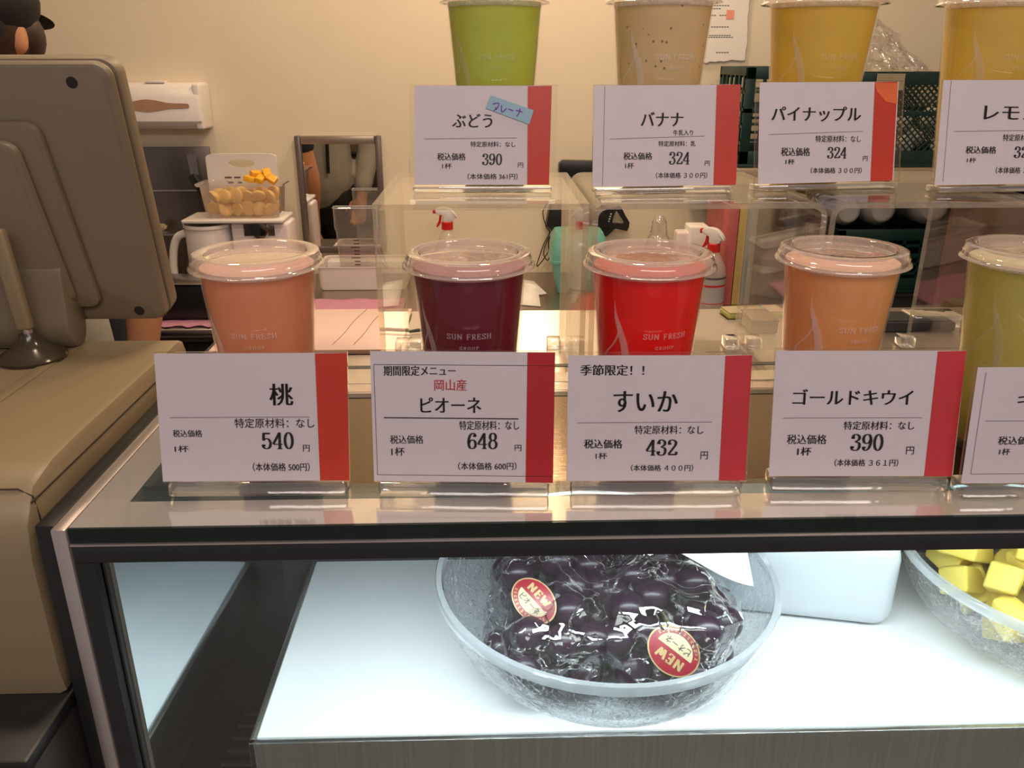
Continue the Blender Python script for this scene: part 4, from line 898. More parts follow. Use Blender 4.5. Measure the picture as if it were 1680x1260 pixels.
# black tray under the juicer (left)
a, c = kpt(283, 515), kpt(345, 515)
t = thing('black_tray', 'black tray with a pale rim on the pink towel behind the monitor', 'tray', ((a.x + c.x) / 2, 2.10, KZ + 0.006))
zz = on_y(310, 464, 2.06).z - KZ - 0.006
MB().box((0, 0, zz / 2 - 0.001), (0.30, 0.11, zz - 0.004), bev=0.008).build('tray_body', 'black', t)
MB().box((0, 0, zz - 0.001), (0.304, 0.114, 0.003), bev=0.001).build('tray_rim', 'steel', t)
# pink towels
def cloth(name, x0, x1, y0, y1, z, mat, lab, cat, seed=0, amp=0.004):
    b = MB(); b.grid(lambda u, v: (x0 + (x1 - x0) * u, y0 + (y1 - y0) * v + 0.006 * math.sin(u * 17 + seed), z + 0.002 + amp * (0.5 + 0.5 * noise.noise(Vector((u * 9 + seed, v * 5, seed)))) * 1.2), 36, 14)
    o = b.build(name, mat); md = o.modifiers.new('t', 'SOLIDIFY'); md.thickness = 0.0018; return tag(o, lab, cat)
cloth('pink_towel', kpt(268, 525).x, kpt(360, 525).x, 2.0, 2.09, KZ, 'pink', 'pink towel end hanging at the counter edge behind the monitor', 'towel', 1, 0.003)
cloth('pink_towel', kpt(500, 490).x, kpt(668, 490).x, 2.03, 2.24, KZ, 'pink', 'pink towel spread in front of the white tray', 'towel', 5)
# white tray and measuring jug
a, c = kpt(524, 477), kpt(668, 477); Yt = a.y; W = c.x - a.x; zt_ = on_y(600, 441, Yt).z - KZ
tr = thing('white_tray', 'white enamel tray on the counter holding the measuring jug', 'tray', ((a.x + c.x) / 2, Yt + 0.075, KZ + 0.001))
b = bmesh.new(); rows = [(W * 0.96, 0.145, 0.012, 0.0), (W, 0.15, 0.014, 0.010), (W * 1.0, 0.152, 0.014, zt_), (W * 1.03, 0.158, 0.016, zt_ + 0.002), (W * 1.03, 0.158, 0.016, zt_ + 0.005), (W * 0.97, 0.145, 0.012, zt_ + 0.004), (W * 0.95, 0.14, 0.012, 0.008)]
L_ = [[b.verts.new((x, y, z)) for x, y in rrect(wx, wy, r, 6)] for wx, wy, r, z in rows]
for A0, B0 in zip(L_, L_[1:]):
    for k in range(len(A0)): b.faces.new((A0[k], A0[(k + 1) % len(A0)], B0[(k + 1) % len(A0)], B0[k]))
b.faces.new(L_[0][::-1]); b.faces.new(L_[-1]); bmesh.ops.recalc_face_normals(b, faces=b.faces[:]); MB().add(b, None, 0, True).build('tray_body', 'white2', tr, sharp=50)
MB().box((0, 0.03, zt_ * 0.6), (W * 0.90, 0.05, zt_ * 0.9), bev=0.006).build('tray_liner', 'white', tr)
Yj = Yt + 0.045
a, c = on_y(551, 430, Yj), on_y(629, 430, Yj); rj_ = (c.x - a.x) / 2; z0 = KZ + 0.0105; z1 = on_y(590, 338, Yj).z
jg = thing('measuring_jug', 'clear measuring jug with scale marks standing in the white tray', 'measuring jug', ((a.x + c.x) / 2, Yt + 0.0255 , z0)); hj = z1 - z0
rj_ = min(rj_, 0.026 * 2.3)
b = bmesh.new(); rows = [(rj_ * 1.7, 0.026, 0.008, 0.0), (rj_ * 1.9, 0.030, 0.010, hj * 0.70), (rj_ * 2.02, 0.033, 0.010, hj * 0.74), (rj_ * 2.04, 0.034, 0.010, hj)]
L_ = [[b.verts.new((x, y, z)) for x, y in rrect(wx, wy, r, 6)] for wx, wy, r, z in rows]
for A0, B0 in zip(L_, L_[1:]):
    for k in range(len(A0)): b.faces.new((A0[k], A0[(k + 1) % len(A0)], B0[(k + 1) % len(A0)], B0[k]))
b.faces.new(L_[0][::-1]); MB().add(b, None, 0, True).build('jug_wall', 'beaker', jg, sharp=50)
b = MB(); b.tube([(x, y, hj) for x, y in rrect(rj_ * 2.06, 0.035, 0.010, 6)], 0.0016, 8, 0, True); b.build('jug_rim', 'bowlrim', jg)
b = MB()
for k in range(12): b.box((-0.004 + (0.004 if k % 3 else 0), -0.0160, hj * 0.10 + k * hj * 0.045), (0.026 if k % 3 == 0 else 0.016, 0.0006, 0.0022))
b.build('scale_marks', 'ink', jg, sharp=0)
# pale peach cutting board lying on the case top + spatula
a, c = on_z(345, 575, TZ + 0.004), on_z(656, 575, TZ + 0.004)
pb = thing('peach_board', 'flat pale peach work board lying behind the salmon juice cup', 'work board', ((a.x + c.x) / 2, 0.885, TZ + 0.0012))
MB().box((0, 0, 0.0028), (c.x - a.x, 0.150, 0.0036), bev=0.001).build('board_top', 'peach', pb)
MB().box((0, -0.0752, 0.0022), (c.x - a.x, 0.001, 0.0042)).build('board_edge', 'peachedge', pb)
b = MB()
for xo in (0.028, 0.050): b.tube(spline([(xo + 0.016, 0.072, 0.0047), (xo + 0.008, 0.025, 0.0047), (xo + 0.004, -0.02, 0.0047), (xo - 0.002, -0.06, 0.0047)], 6), 0.0003, 5)
b.build('crease_line', 'inkthin', pb)
q = on_z(655, 550, TZ); sv = thing('spatula', 'steel spatula lying on the case top beside the dark purple cup', 'spatula', (q.x, q.y, TZ + 0.0008), R(8))
MB().prism([(p.x, p.y) for p in spline([(-0.035, -0.006), (-0.010, -0.007), (0.006, -0.002), (0.006, 0.002), (-0.010, 0.007), (-0.035, 0.006)], 4, True)], 0.0012, None, 0, 0.0003).build('blade', 'chrome', sv)
MB().tube([(0.005, 0, 0.0022), (0.02, 0.001, 0.0035), (0.055, 0.003, 0.0035)], [0.0012, 0.002, 0.0022], 10).build('handle', 'black', sv)
# spray bottles
def spray(x, y_head, Y, full, label):
    q = on_y(x, y_head, Y); h = q.z - KZ
    o = thing('spray_bottle', label, 'spray bottle', (q.x, Y, KZ + 0.0005), R(8) if not full else R(-35), 'spray bottles on the back counter')
    hn = h - 0.062
    MB().lathe([(0, 0.001), (0.034, 0.001), (0.037, 0.006), (0.037, hn * 0.62), (0.033, hn * 0.76), (0.020, hn * 0.93), (0.0135, hn), (0, hn)], 36).build('bottle', 'sprayclear', o)
    MB().lathe([(0, hn), (0.0165, hn), (0.0165, hn + 0.020), (0.013, hn + 0.021), (0, hn + 0.021)], 24).build('collar', 'red', o)
    hd = [(-0.030, 0.044), (-0.033, 0.054), (-0.020, 0.062), (0.004, 0.060), (0.022, 0.046), (0.028, 0.032), (0.020, 0.030), (0.012, 0.021), (-0.011, 0.021), (-0.014, 0.038)]
    MB().prism([(p.x, p.y) for p in spline(hd, 4, True)], 0.020, Matrix.Translation((0, 0.010, hn)) @ Matrix.Rotation(R(90), 4, 'X'), 0, 0.004, True).build('spray_head', 'white', o)
    MB().box((-0.036, 0, hn + 0.051), (0.008, 0.012, 0.012), bev=0.002).build('nozzle', 'red', o)
    MB().prism([(p.x, p.y) for p in spline([(-0.021, 0.040), (-0.016, 0.040), (-0.018, 0.020), (-0.027, 0.008), (-0.031, 0.009), (-0.024, 0.024)], 3, True)], 0.010, Matrix.Translation((0, 0.005, hn)) @ Matrix.Rotation(R(90), 4, 'X')).build('trigger', 'red', o)
    if full:
        MB().lathe([(0.0374, hn * 0.10), (0.0376, hn * 0.10), (0.0376, hn * 0.60), (0.0374, hn * 0.60)], 36).build('bottle_label', 'label', o)
        b = MB(); b.lathe([(0.0378, hn * 0.42), (0.0380, hn * 0.42), (0.0380, hn * 0.455), (0.0378, hn * 0.455)], 36); b.lathe([(0.0378, hn * 0.12), (0.0380, hn * 0.12), (0.0380, hn * 0.135), (0.0378, hn * 0.135)], 36); b.build('label_band', 'red', o)
        b = MB(); b.lathe([(0.0378, hn * 0.555), (0.0380, hn * 0.555), (0.0380, hn * 0.59), (0.0378, hn * 0.59)], 36)
        b.build('label_stripe', 'inkthin', o)
    return o
spray(733, 340, 2.36, False, 'spray bottle with a red collar behind the dark purple cup')
spray(1174, 374, 2.14, True, 'labelled white spray bottle standing beside the red binder')
# loose papers, red folder
def sheet(name, pts, mat, lab, cat, z=KZ):
    b = bmesh.new(); v = [b.verts.new(p) for p in pts]; b.faces.new(v); o = MB().add(b).build(name, mat); md = o.modifiers.new('t', 'SOLIDIFY'); md.thickness = 0.0012; md.offset = 1; return tag(o, lab, cat)
P3 = lambda x, y, dz=0.002: tuple(on_z(x, y, KZ + dz))
sheet('paper_slip', [P3(850, 500), P3(887, 503), P3(884, 484), P3(897, 482, 0.008), P3(876, 462, 0.012), P3(850, 458, 0.010)], 'paper', 'crumpled white paper slip on the counter left of the mint bin', 'paper')
sheet('red_folder', [P3(930, 512), P3(975, 512), P3(985, 462), P3(948, 462)], 'redsheet', 'flat red folder on the counter beside the mint bin', 'folder')
sheet('paper_tag', [P3(936, 497, 0.006), P3(944, 497, 0.006), P3(956, 466, 0.010), P3(940, 464, 0.010)], 'paper', 'white paper tag lying on the red folder', 'paper')
# black device on the wall
Yd = WY - 0.03
q = on_y(930, 330, Yd); dv = thing('wall_device', 'black device with an A-shaped bracket and looped cord on the wall', 'device', (q.x, WY - 0.001, q.z))
def dpt(x, y, Y=Yd): p = on_y(x, y, Y); return (p.x - q.x, p.z - q.z)
def plate(pix, d0, d1, nm, bev=0.003, mat='black'):
    MB().prism([dpt(*p) for p in pix], d1 - d0, Matrix.Translation((0, -d0, 0)) @ Matrix.Rotation(R(90), 4, 'X'), 0, bev).build(nm, mat, dv)
plate([(917, 268), (923, 263), (975, 264), (1000, 268), (1000, 292), (950, 294), (916, 283)], 0.004, 0.050, 'top_housing')
plate([(902, 332), (945, 325), (985, 330), (1000, 370), (945, 379), (905, 377), (895, 368)], 0.004, 0.055, 'lower_housing')
plate([(945, 290), (985, 290), (985, 335), (945, 335)], 0.004, 0.030, 'back_post')
o_ = [dpt(*p) for p in ((988, 338), (1010, 338), (1018, 338), (1025, 352), (1032, 364), (1031, 372), (1028, 378), (1008, 374), (996, 386), (986, 388), (986, 372), (987, 354))]
i_ = [dpt(*p) for p in ((1007, 352), (1009, 347), (1011, 345), (1014, 350), (1020, 359), (1024, 366), (1021, 367), (1013, 366), (1006, 366), (1003, 365), (1004, 362), (1005, 357))]
MB().ring_plate(o_, i_, 0.020, Matrix.Translation((0, -0.02, 0)) @ Matrix.Rotation(R(90), 4, 'X')).build('a_bracket', 'black', dv)
b = MB()
for k in range(4):
    p = dpt(998 + k * 1.2, 362 - k * 4); b.box((p[0], -0.0405, p[1]), (0.004, 0.0006, 0.004))
b.build('white_marks', 'white', dv, sharp=0)
b = MB(); L3 = lambda x, y: (dpt(x, y)[0], -0.02, dpt(x, y)[1])
b.tube(spline([L3(*p) for p in ((897, 336), (891, 350), (896, 372), (902, 382), (893, 400), (886, 420), (881, 438), (893, 425), (904, 405), (906, 385), (900, 398), (902, 420), (898, 428), (892, 415), (900, 392), (914, 380))], 7), 0.0016, 8)
b.build('cord', 'black', dv)
# mint bin
a, c = kpt(921, 484), kpt(1010, 484); Ym = a.y
zb_ = on_y(930, 430, Ym).z - KZ; zt2 = on_y(930, 386, Ym).z - KZ
x0 = on_y(905, 400, Ym).x; x1_ = on_y(1000, 400, Ym).x; W = x1_ - x0
mb_ = thing('mint_bin', 'mint green plastic bin with a stacked lid on the counter', 'plastic bin', ((x0 + x1_) / 2, Ym + 0.07, KZ + 0.001))
def tap(rows, nm, mat):
    b = bmesh.new(); L_ = [[b.verts.new((x, y, z)) for x, y in rrect(wx, wy, r, 5)] for wx, wy, r, z in rows]
    for A0, B0 in zip(L_, L_[1:]):
        for k in range(len(A0)): b.faces.new((A0[k], A0[(k + 1) % len(A0)], B0[(k + 1) % len(A0)], B0[k]))
    b.faces.new(L_[0][::-1]); b.faces.new(L_[-1]); MB().add(b, None, 0, True).build(nm, mat, mb_, sharp=35)
tap([(W * 0.74, 0.10, 0.01, 0), (W * 0.96, 0.136, 0.012, zb_ - 0.008)], 'bin_body', 'mint')
tap([(W, 0.142, 0.012, zb_ - 0.0075), (W, 0.142, 0.012, zb_), (W * 0.98, 0.138, 0.012, zb_ + 0.001), (W * 0.93, 0.130, 0.012, zt2 - 0.02), (W * 0.82, 0.11, 0.02, zt2)], 'bin_lid', 'mint')
# ribbed clear bottle
q = kpt(1075, 470); zb2 = on_y(1075, 356, q.y).z - KZ
cbt = thing('clear_bottle', 'ribbed clear plastic bottle behind the red juice cup', 'bottle', (q.x, q.y, KZ + 0.0005))
MB().lathe([(0, 0.001), (0.038, 0.001), (0.040, 0.01), (0.040, zb2 * 0.55), (0.030, zb2 * 0.72)] + [(0.0235 - 0.0008 * k + (0.0022 if k % 2 else 0), zb2 * 0.76 + zb2 * 0.033 * k) for k in range(7)] + [(0.012, zb2), (0, zb2)], 32).build('bottle_wall', 'tub', cbt)
MB().lathe([(0, zb2 * 0.985), (0.0125, zb2 * 0.985), (0.0105, zb2 + 0.004), (0, zb2 + 0.005)], 24).build('neck', 'bowlrim', cbt)
# tissue packs
for i, (xa, xb_, y0_, y1_, m, lb) in enumerate(((1108, 1128, 378, 402, 'white2', 'small pinkish paper packet beside the white tissue pack'), (1127, 1158, 368, 400, 'paper', 'white tissue pack standing left of the labelled spray bottle'))):
    Yp = 2.33; a, c = on_y(xa, y0_, Yp), on_y(xb_, y1_, Yp)
    t = MB().box(((a.x + c.x) / 2, Yp, (a.z + KZ + 0.001) / 2), (c.x - a.x - 0.002, 0.07 - 0.02 * (1 - i), a.z - KZ - 0.001), bev=0.006, seg=3).build('tissue_pack', m); tag(t, lb, 'tissue pack')
# binders
for xa, xb_, yt, m, lb, dy in ((1188, 1206.5, 337, 'bred', 'red binder standing next to the labelled spray bottle', 0), (1207, 1220, 339, 'byel', 'mustard yellow binder between the red and the blue one', 0.004), (1220.5, 1237, 338, 'bblu', 'blue grey binder on the right of the yellow one', 0.008)):
    Yb = kpt(1200, 501).y + dy; a, c = on_y(xa, 420, Yb), on_y(xb_, 420, Yb); h = on_y(xa, yt, Yb).z - KZ; W = c.x - a.x
    o = thing('binder', lb, 'binder', ((a.x + c.x) / 2, Yb + 0.11, KZ + 0.0005), 0, 'binders standing on the counter')
    MB().box((0, -0.108, h / 2), (W - 0.001, 0.004, h), bev=0.001).build('spine', m, o)
    for s in (-1, 1): MB().box((s * (W / 2 - 0.0020), 0.0, h / 2), (0.0024, 0.212, h), bev=0.0006).build('cover', m, o)
    MB().box((0, 0.0, h / 2 - 0.002), (W - 0.0075, 0.20, h - 0.016)).build('pages', 'paper', o)
# notepad, dark box, black tray, teal cloth, clear block on the case top
def flat(name, px0, px1, py, Y, sy, hz_, mat, lab, cat, rot=0, z=TZ, parts=None):
    a, c = on_y(px0, py, Y), on_y(px1, py, Y)
    o = thing(name, lab, cat, ((a.x + c.x) / 2, Y + sy / 2, z + 0.0008), rot)
    MB().box((0, 0, hz_ / 2), (c.x - a.x, sy, hz_), bev=min(0.002, hz_ * 0.25)).build(parts or 'body', mat, o); return o, c.x - a.x
o, W = flat('notepad', 1192, 1290, 515, 0.925, 0.03, 0.006, 'ygreen', 'yellow green notepad lying flat behind the orange juice cup', 'notepad', R(6), parts='cover')
MB().box((0, 0, 0.0066), (W - 0.002, 0.029, 0.0012)).build('pages', 'cream', o)
o, W = flat('dark_box', 1232, 1275, 555, 0.866, 0.045, 0.013, 'wood', 'dark wooden box behind the orange juice cup', 'box', parts='box_body')
MB().box((0, 0, 0.0145), (W + 0.001, 0.046, 0.002), bev=0.0006).build('box_lid', 'wood', o)
o, W = flat('card_tray', 1392, 1562, 566, 0.868, 0.045, 0.011, 'black', 'long flat black tray between the two right cups', 'tray', R(-2), parts='tray_body')
MB().box((0, 0, 0.0113), (W - 0.008, 0.037, 0.0010)).build('tray_mat', 'capblack', o)
def smallcloth(px0, px1, y0, y1, lab, sd):
    a, c = on_z(px0, y0, TZ), on_z(px1, y1, TZ)
    b = MB(); b.grid(lambda u, v: (a.x + (c.x - a.x) * u, c.y + (a.y - c.y) * v, TZ + 0.0035 + 0.009 * (0.5 + 0.5 * noise.noise(Vector((u * 3 + sd, v * 3, sd)))) * (1 - abs(2 * u - 1) ** 3)), 18, 10)
    o = b.build('teal_cloth', 'teal'); md = o.modifiers.new('t', 'SOLIDIFY'); md.thickness = 0.002; tag(o, lab, 'cloth')
smallcloth(1238, 1276, 512, 532, 'teal cloth folded beside the dark wooden box', 2)
smallcloth(1452, 1496, 524, 545, 'teal cloth bunched behind the black tray', 6)
q = on_z(1526, 536, TZ); cbk = thing('clear_block', 'clear acrylic block standing behind the black tray', 'acrylic block', (q.x + 0.004, q.y + 0.008, TZ + 0.0006))
MB().box((0, 0, 0.007), (0.058, 0.034, 0.014), bev=0.0025, seg=3).build('block', 'base', cbk)
# wall shelf, crates, wrapped cups, crumpled bag
xs0 = on_y(1163, 300, 2.2).x; xs1 = 1.75; SZ2 = on_y(1300, 277, 2.22).z
rk = thing('storage_rack', 'tan shelf over a dark storage bay at the right of the wall', 'rack', ((xs0 + xs1) / 2, 2.38, KZ + 0.001)); W = xs1 - xs0; hs = SZ2 - KZ - 0.001
xd = on_y(1290, 400, 2.2).x
MB().box((0, 0, hs - 0.018), (W, 0.345, 0.036), bev=0.002).build('shelf', 'tan', rk)
xo = xd - (xs0 + xs1) / 2
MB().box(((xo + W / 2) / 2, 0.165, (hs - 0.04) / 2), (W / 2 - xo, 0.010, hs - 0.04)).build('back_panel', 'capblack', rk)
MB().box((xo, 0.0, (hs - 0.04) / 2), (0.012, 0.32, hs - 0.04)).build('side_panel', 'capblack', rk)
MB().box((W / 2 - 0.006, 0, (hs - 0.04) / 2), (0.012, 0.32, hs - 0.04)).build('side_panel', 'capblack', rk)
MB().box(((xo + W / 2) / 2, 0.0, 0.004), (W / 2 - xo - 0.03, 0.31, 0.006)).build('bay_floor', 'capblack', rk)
def crate(x0, x1, ytop, Y, dep, zb, lab, diag, sidecut=False):
    H = ytop - zb; W = x1 - x0; o = thing('green_crate', lab, 'crate', ((x0 + x1) / 2, Y + dep / 2, zb + 0.0008), 0, 'dark green plastic crates')
    t = 0.008
    for nm, c_, s_ in (('bottom', (0, 0, 0.004), (W, dep, 0.008)),): MB().box(c_, s_, bev=0.001).build(nm, 'green', o)
    for s in (-1, 1):
        b = MB(); y = s * (dep / 2 - t / 2)
        for z0_, z1_ in ((0.008, 0.042), (H * 0.55, H * 0.55 + 0.012), (H - 0.03, H)): b.box((0, y, (z0_ + z1_) / 2), (W, t, z1_ - z0_), bev=0.001)
        for x in (-W / 2 + 0.012, W / 2 - 0.012): b.box((x, y, H / 2 + 0.004), (0.024, t, H - 0.01), bev=0.001)
        st = 0.017
        if diag:
            for k in range(int((W + H) / st) + 1):
                for sg in (1, -1):
                    x_a = -W / 2 - H + k * st * 1.0 if sg > 0 else -W / 2 + k * st * 1.0
                    p0 = Vector((x_a, y, 0.03)); p1 = Vector((x_a + sg * (H - 0.05), y, H - 0.02))
                    def clip(p0, p1):
                        d = p1 - p0; t0, t1 = 0.0, 1.0
                        if abs(d.x) > 1e-9:
                            a_, b_ = ((-W / 2 - p0.x) / d.x, (W / 2 - p0.x) / d.x); t0 = max(t0, min(a_, b_)); t1 = min(t1, max(a_, b_))
                        return (p0 + d * t0, p0 + d * t1) if t1 - t0 > 0.05 else None
                    r_ = clip(p0, p1)
                    if r_: b.tube(r_, 0.0022, 5)
        else:
            for k in range(1, int(W / 0.05) + 1): b.box((-W / 2 + k * W / (int(W / 0.05) + 1), y, H / 2), (0.008, t * 0.8, H - 0.01))
            for k in range(1, 5): b.box((0, y, 0.03 + k * (H - 0.05) / 5), (W, t * 0.8, 0.007))
        b.build('lattice_wall', 'green', o)
        b = MB(); x = s * (W / 2 - t / 2)
        for z0_, z1_ in ((0.008, 0.03), (H - 0.022, H)): b.box((x, 0, (z0_ + z1_) / 2), (t, dep - 2 * t, z1_ - z0_), bev=0.001)
        for k in range(1, 5): b.box((x, 0, 0.02 + k * (H - 0.04) / 5), (t * 0.8, dep - 2 * t, 0.008))
        for k in range(6): b.box((x, -dep / 2 + t + (dep - 2 * t) * (k + 0.5) / 6, H / 2), (t * 0.8, 0.009, H - 0.01))
        b.build('end_wall', 'green', o)
    return o
xx = lambda x, y=200, Y=2.24: on_y(x, y, Y).x
crate(xx(1218), xx(1372), on_y(1230, 110, 2.24).z, 2.24, 0.26, SZ2, 'dark green lattice crate between the banana and pineapple signs', False)
crate(xx(1388), xx(1640), on_y(1450, 120, 2.24).z, 2.24, 0.26, SZ2, 'dark green diamond mesh crate under the crumpled clear bag', True)
q = on_y(1500, 200, 2.30)
for k, (dx, dz) in enumerate(((0.0, 0.0), (0.055, 0.015), (-0.05, 0.02), (0.02, 0.06), (0.07, 0.07), (-0.09, 0.0), (0.11, 0.0))):
    b = bmesh.new(); bmesh.ops.create_icosphere(b, subdivisions=3, radius=1)
    for v in b.verts: v.co = v.co * 0.028 * (1 + 0.30 * noise.noise(v.co * 1.9 + Vector((k, 0, 0))))
    t = MB().add(b, Matrix.Translation((q.x + dx - 0.02, 2.31 + 0.06 * (k % 2), SZ2 + 0.05 + dz)), 0, True).build('foam_ball', 'paper'); tag(t, 'white wrapped bundle inside the diamond mesh crate', 'bundle', 'white bundles inside the mesh crate')
t = thing('crate_card', 'small tan card tucked in the rim of the diamond mesh crate', 'card', (on_y(1460, 130, 2.238).x, 2.233, on_y(1460, 148, 2.238).z))
MB().box((0, 0, 0.02), (0.072, 0.002, 0.04)).build('card', 'cream', t)
# crumpled clear bag on the crate
zc_ = on_y(1450, 120, 2.24).z; xc_ = on_y(1455, 90, 2.3).x
b = bmesh.new(); bmesh.ops.create_icosphere(b, subdivisions=5, radius=1.0)
hbag = on_y(1430, 18, 2.34).z - zc_
for v in b.verts:
    c = v.co.copy(); u = max(0.0, c.z); 
    shrink = 1 - 0.80 * u ** 0.8
    p = Vector((c.x * 0.135 * shrink - 0.055 * u, c.y * 0.09 * shrink, u * hbag if c.z > 0 else c.z * 0.004))
    n_ = abs(noise.noise(c * 2.6)) * 0.05 + abs(noise.noise(c * 6.5)) * 0.022
    v.co = p + Vector((c.x, c.y, 0.25 * u)) * (n_ - 0.012)
    v.co.z = max(v.co.z, 0)
t = MB().add(b, Matrix.Translation((xc_, 2.35, zc_ + 0.0035)), 0, True).build('plastic_bag', 'clearbag', None, sharp=22); tag(t, 'crumpled clear plastic bag on top of the green mesh crate', 'plastic bag')
# wrapped cup stacks lying in the bay on a green crate
crate(xx(1372, 400, 2.24), xx(1680, 400, 2.24), on_y(1450, 377, 2.24).z, 2.24, 0.24, KZ + 0.0085, 'dark green crate in the storage bay carrying wrapped cup stacks', False)
zc2 = on_y(1450, 377, 2.24).z
for x, y, r_, lb in ((1393, 345, 0.041, 'leftmost of the wrapped cup stacks lying on the bay crate'), (1448, 347, 0.045, 'middle wrapped cup stack lying on the bay crate'), (1532, 345, 0.050, 'rightmost wrapped cup stack lying on the bay crate')):
    q = on_y(x, y, 2.26); o = thing('cup_stack', lb, 'cup stack', (q.x, 2.26, zc2 + r_ * 1.1 + 0.001), 0, 'wrapped cup stacks in the storage bay')
    MB().lathe([(0, 0), (r_ * 0.62, 0.0), (r_ * 0.68, 0.004), (r_ * 0.9, 0.02), (r_, 0.05), (r_ * 1.02, 0.20), (0, 0.20)], 32, Matrix.Rotation(R(-90), 4, 'X')).build('cups', 'white', o)
    MB().lathe([(0, -0.006), (r_ * 0.7, -0.004), (r_ * 0.98, 0.012), (r_ * 1.08, 0.05), (r_ * 1.08, 0.205), (0, 0.206)], 32, Matrix.Rotation(R(-90), 4, 'X')).build('wrapping', 'cupstack', o)
# brown wooden panel at right
a, c = on_y(1575, 330, 2.06), on_y(1720, 500, 2.06)
wp = thing('wooden_panel', 'brown wooden panel standing behind the yellow green cup', 'wooden panel', ((a.x + c.x) / 2 + 0.04, 2.07, KZ + 0.001))
MB().box((0, 0, (a.z - KZ) / 2), (c.x - a.x + 0.1, 0.018, a.z - KZ), bev=0.002).build('board', 'wood', wp)
MB().box((0, -0.010, a.z - KZ - 0.06), (c.x - a.x + 0.1, 0.006, 0.012), bev=0.001).build('rail', 'wood', wp)
# paper notice
Yn = WY - 0.004; tl_, tr_ = on_y(1148, -60, Yn), on_y(1215, -60, Yn); bl_, br_ = on_y(1150, 104, Yn), on_y(1222, 98, Yn)
W = br_.x - bl_.x; H = tl_.z - bl_.z
nt_ = thing('wall_notice', 'white paper notice with a torn lower edge and red stamp on the wall', 'notice', (bl_.x, WY - 0.006, bl_.z))
rnd = random.Random(2); edge = [(W * k / 22, 0.004 * rnd.random() + 0.008 * k / 22) for k in range(23)] + [(W + 0.003 * rnd.uniform(-1, 1) - 0.004 * k / 14, 0.02 + (H - 0.02) * k / 14) for k in range(15)]
MB().prism(edge + [(0, H)], 0.0008, Matrix.Rotation(R(90), 4, 'X')).build('notice_sheet', 'paper', nt_)
def npx(x, y): p = on_y(x, y, WY - 0.0075); return p.x - bl_.x, p.z - bl_.z
b = MB()
for x0, x1_, y in ((1165, 1181, 2), (1166, 1197, 9), (1166, 1183, 14), (1166, 1175, 25), (1180, 1196, 25), (1166, 1196, 44), (1163, 1199, 58), (1161, 1203, 61), (1174, 1196, 86)):
    p0, p1 = npx(x0, y), npx(x1_, y); n = max(2, int((x1_ - x0) / 4))
    for k in range(n): b.box((p0[0] + (p1[0] - p0[0]) * (k + .5) / n, -0.0012, p0[1]), (abs(p1[0] - p0[0]) / n * 0.7, 0.0004, 0.0022))
b.build('printed_lines', 'inkthin', nt_, sharp=0)
p0 = npx(1198, 24); MB().box((p0[0], -0.0013, p0[1]), (0.022, 0.0005, 0.024)).build('red_stamp', solid('stamp_red', (0.85, 0.32, 0.24), 0.6), nt_)

# ------------------------------------------------------------------ people
def skinned(name, nodes, edges, mat, parent=None, extra=None, vox=0.010, smooth=6):
    """one continuous surface grown on a jointed skeleton"""
    me = bpy.data.meshes.new('sk'); me.from_pydata([n[0] for n in nodes], edges, []); o = bpy.data.objects.new('sk', me); C.objects.link(o)
    md = o.modifiers.new('s', 'SKIN'); md.use_smooth_shade = True
    for i, n in enumerate(nodes):
        r_ = n[1]; me.skin_vertices[0].data[i].radius = r_ if isinstance(r_, tuple) else (r_, r_)
    me.skin_vertices[0].data[0].use_root = True
    sb = o.modifiers.new('u', 'SUBSURF'); sb.levels = 2; sb.render_levels = 2
    dg = bpy.context.evaluated_depsgraph_get(); m2 = bpy.data.meshes.new_from_object(o.evaluated_get(dg)); bpy.data.objects.remove(o)
    mb = MB(); mb.bm.from_mesh(m2); bpy.data.meshes.remove(m2)
    if extra: extra(mb)
    t = mb.build('tmp', mat, None, sharp=0)
    rm = t.modifiers.new('r', 'REMESH'); rm.mode = 'VOXEL'; rm.voxel_size = vox
    s2 = t.modifiers.new('sm', 'SMOOTH'); s2.iterations = smooth; s2.factor = 0.5
    dg = bpy.context.evaluated_depsgraph_get(); m3 = bpy.data.meshes.new_from_object(t.evaluated_get(dg)); bpy.data.objects.remove(t)
    for p in m3.polygons: p.use_smooth = True
    m3.materials.clear(); m3.materials.append(M[mat]); m3.name = name
    r2 = bpy.data.objects.new(name, m3); C.objects.link(r2)
    if parent: r2.parent = parent
    return r2
def head_extra(hc, dirv):
    """skull, jaw, nose, brow, ears, lips on a head centred at hc facing dirv"""
    f = Vector(dirv).normalized(); s = Vector((-f.y, f.x, 0)); h = Vector(hc)
    rot = Matrix((f, s, Vector((0, 0, 1)))).transposed()
    def ex(mb):
        mb.ball(h + Vector((0, 0, 0.02)), (0.096, 0.077, 0.100), rot=rot); mb.ball(h + f * 0.030 - Vector((0, 0, 0.062)), (0.056, 0.054, 0.058), rot=rot)
        mb.ball(h + f * 0.094 - Vector((0, 0, 0.020)), (0.020, 0.013, 0.024), rot=rot); mb.ball(h + f * 0.082 + Vector((0, 0, 0.022)), (0.014, 0.050, 0.012), rot=rot)
        mb.ball(h + f * 0.080 - Vector((0, 0, 0.058)), (0.012, 0.024, 0.008), rot=rot)
        for k in (-1, 1):
            mb.ball(h + s * k * 0.077 - f * 0.012 - Vector((0, 0, 0.006)), (0.020, 0.010, 0.032), rot=rot)
            mb.ball(h + f * 0.066 + s * k * 0.034 + Vector((0, 0, 0.002)), (0.014, 0.018, 0.012), rot=rot)
    return ex
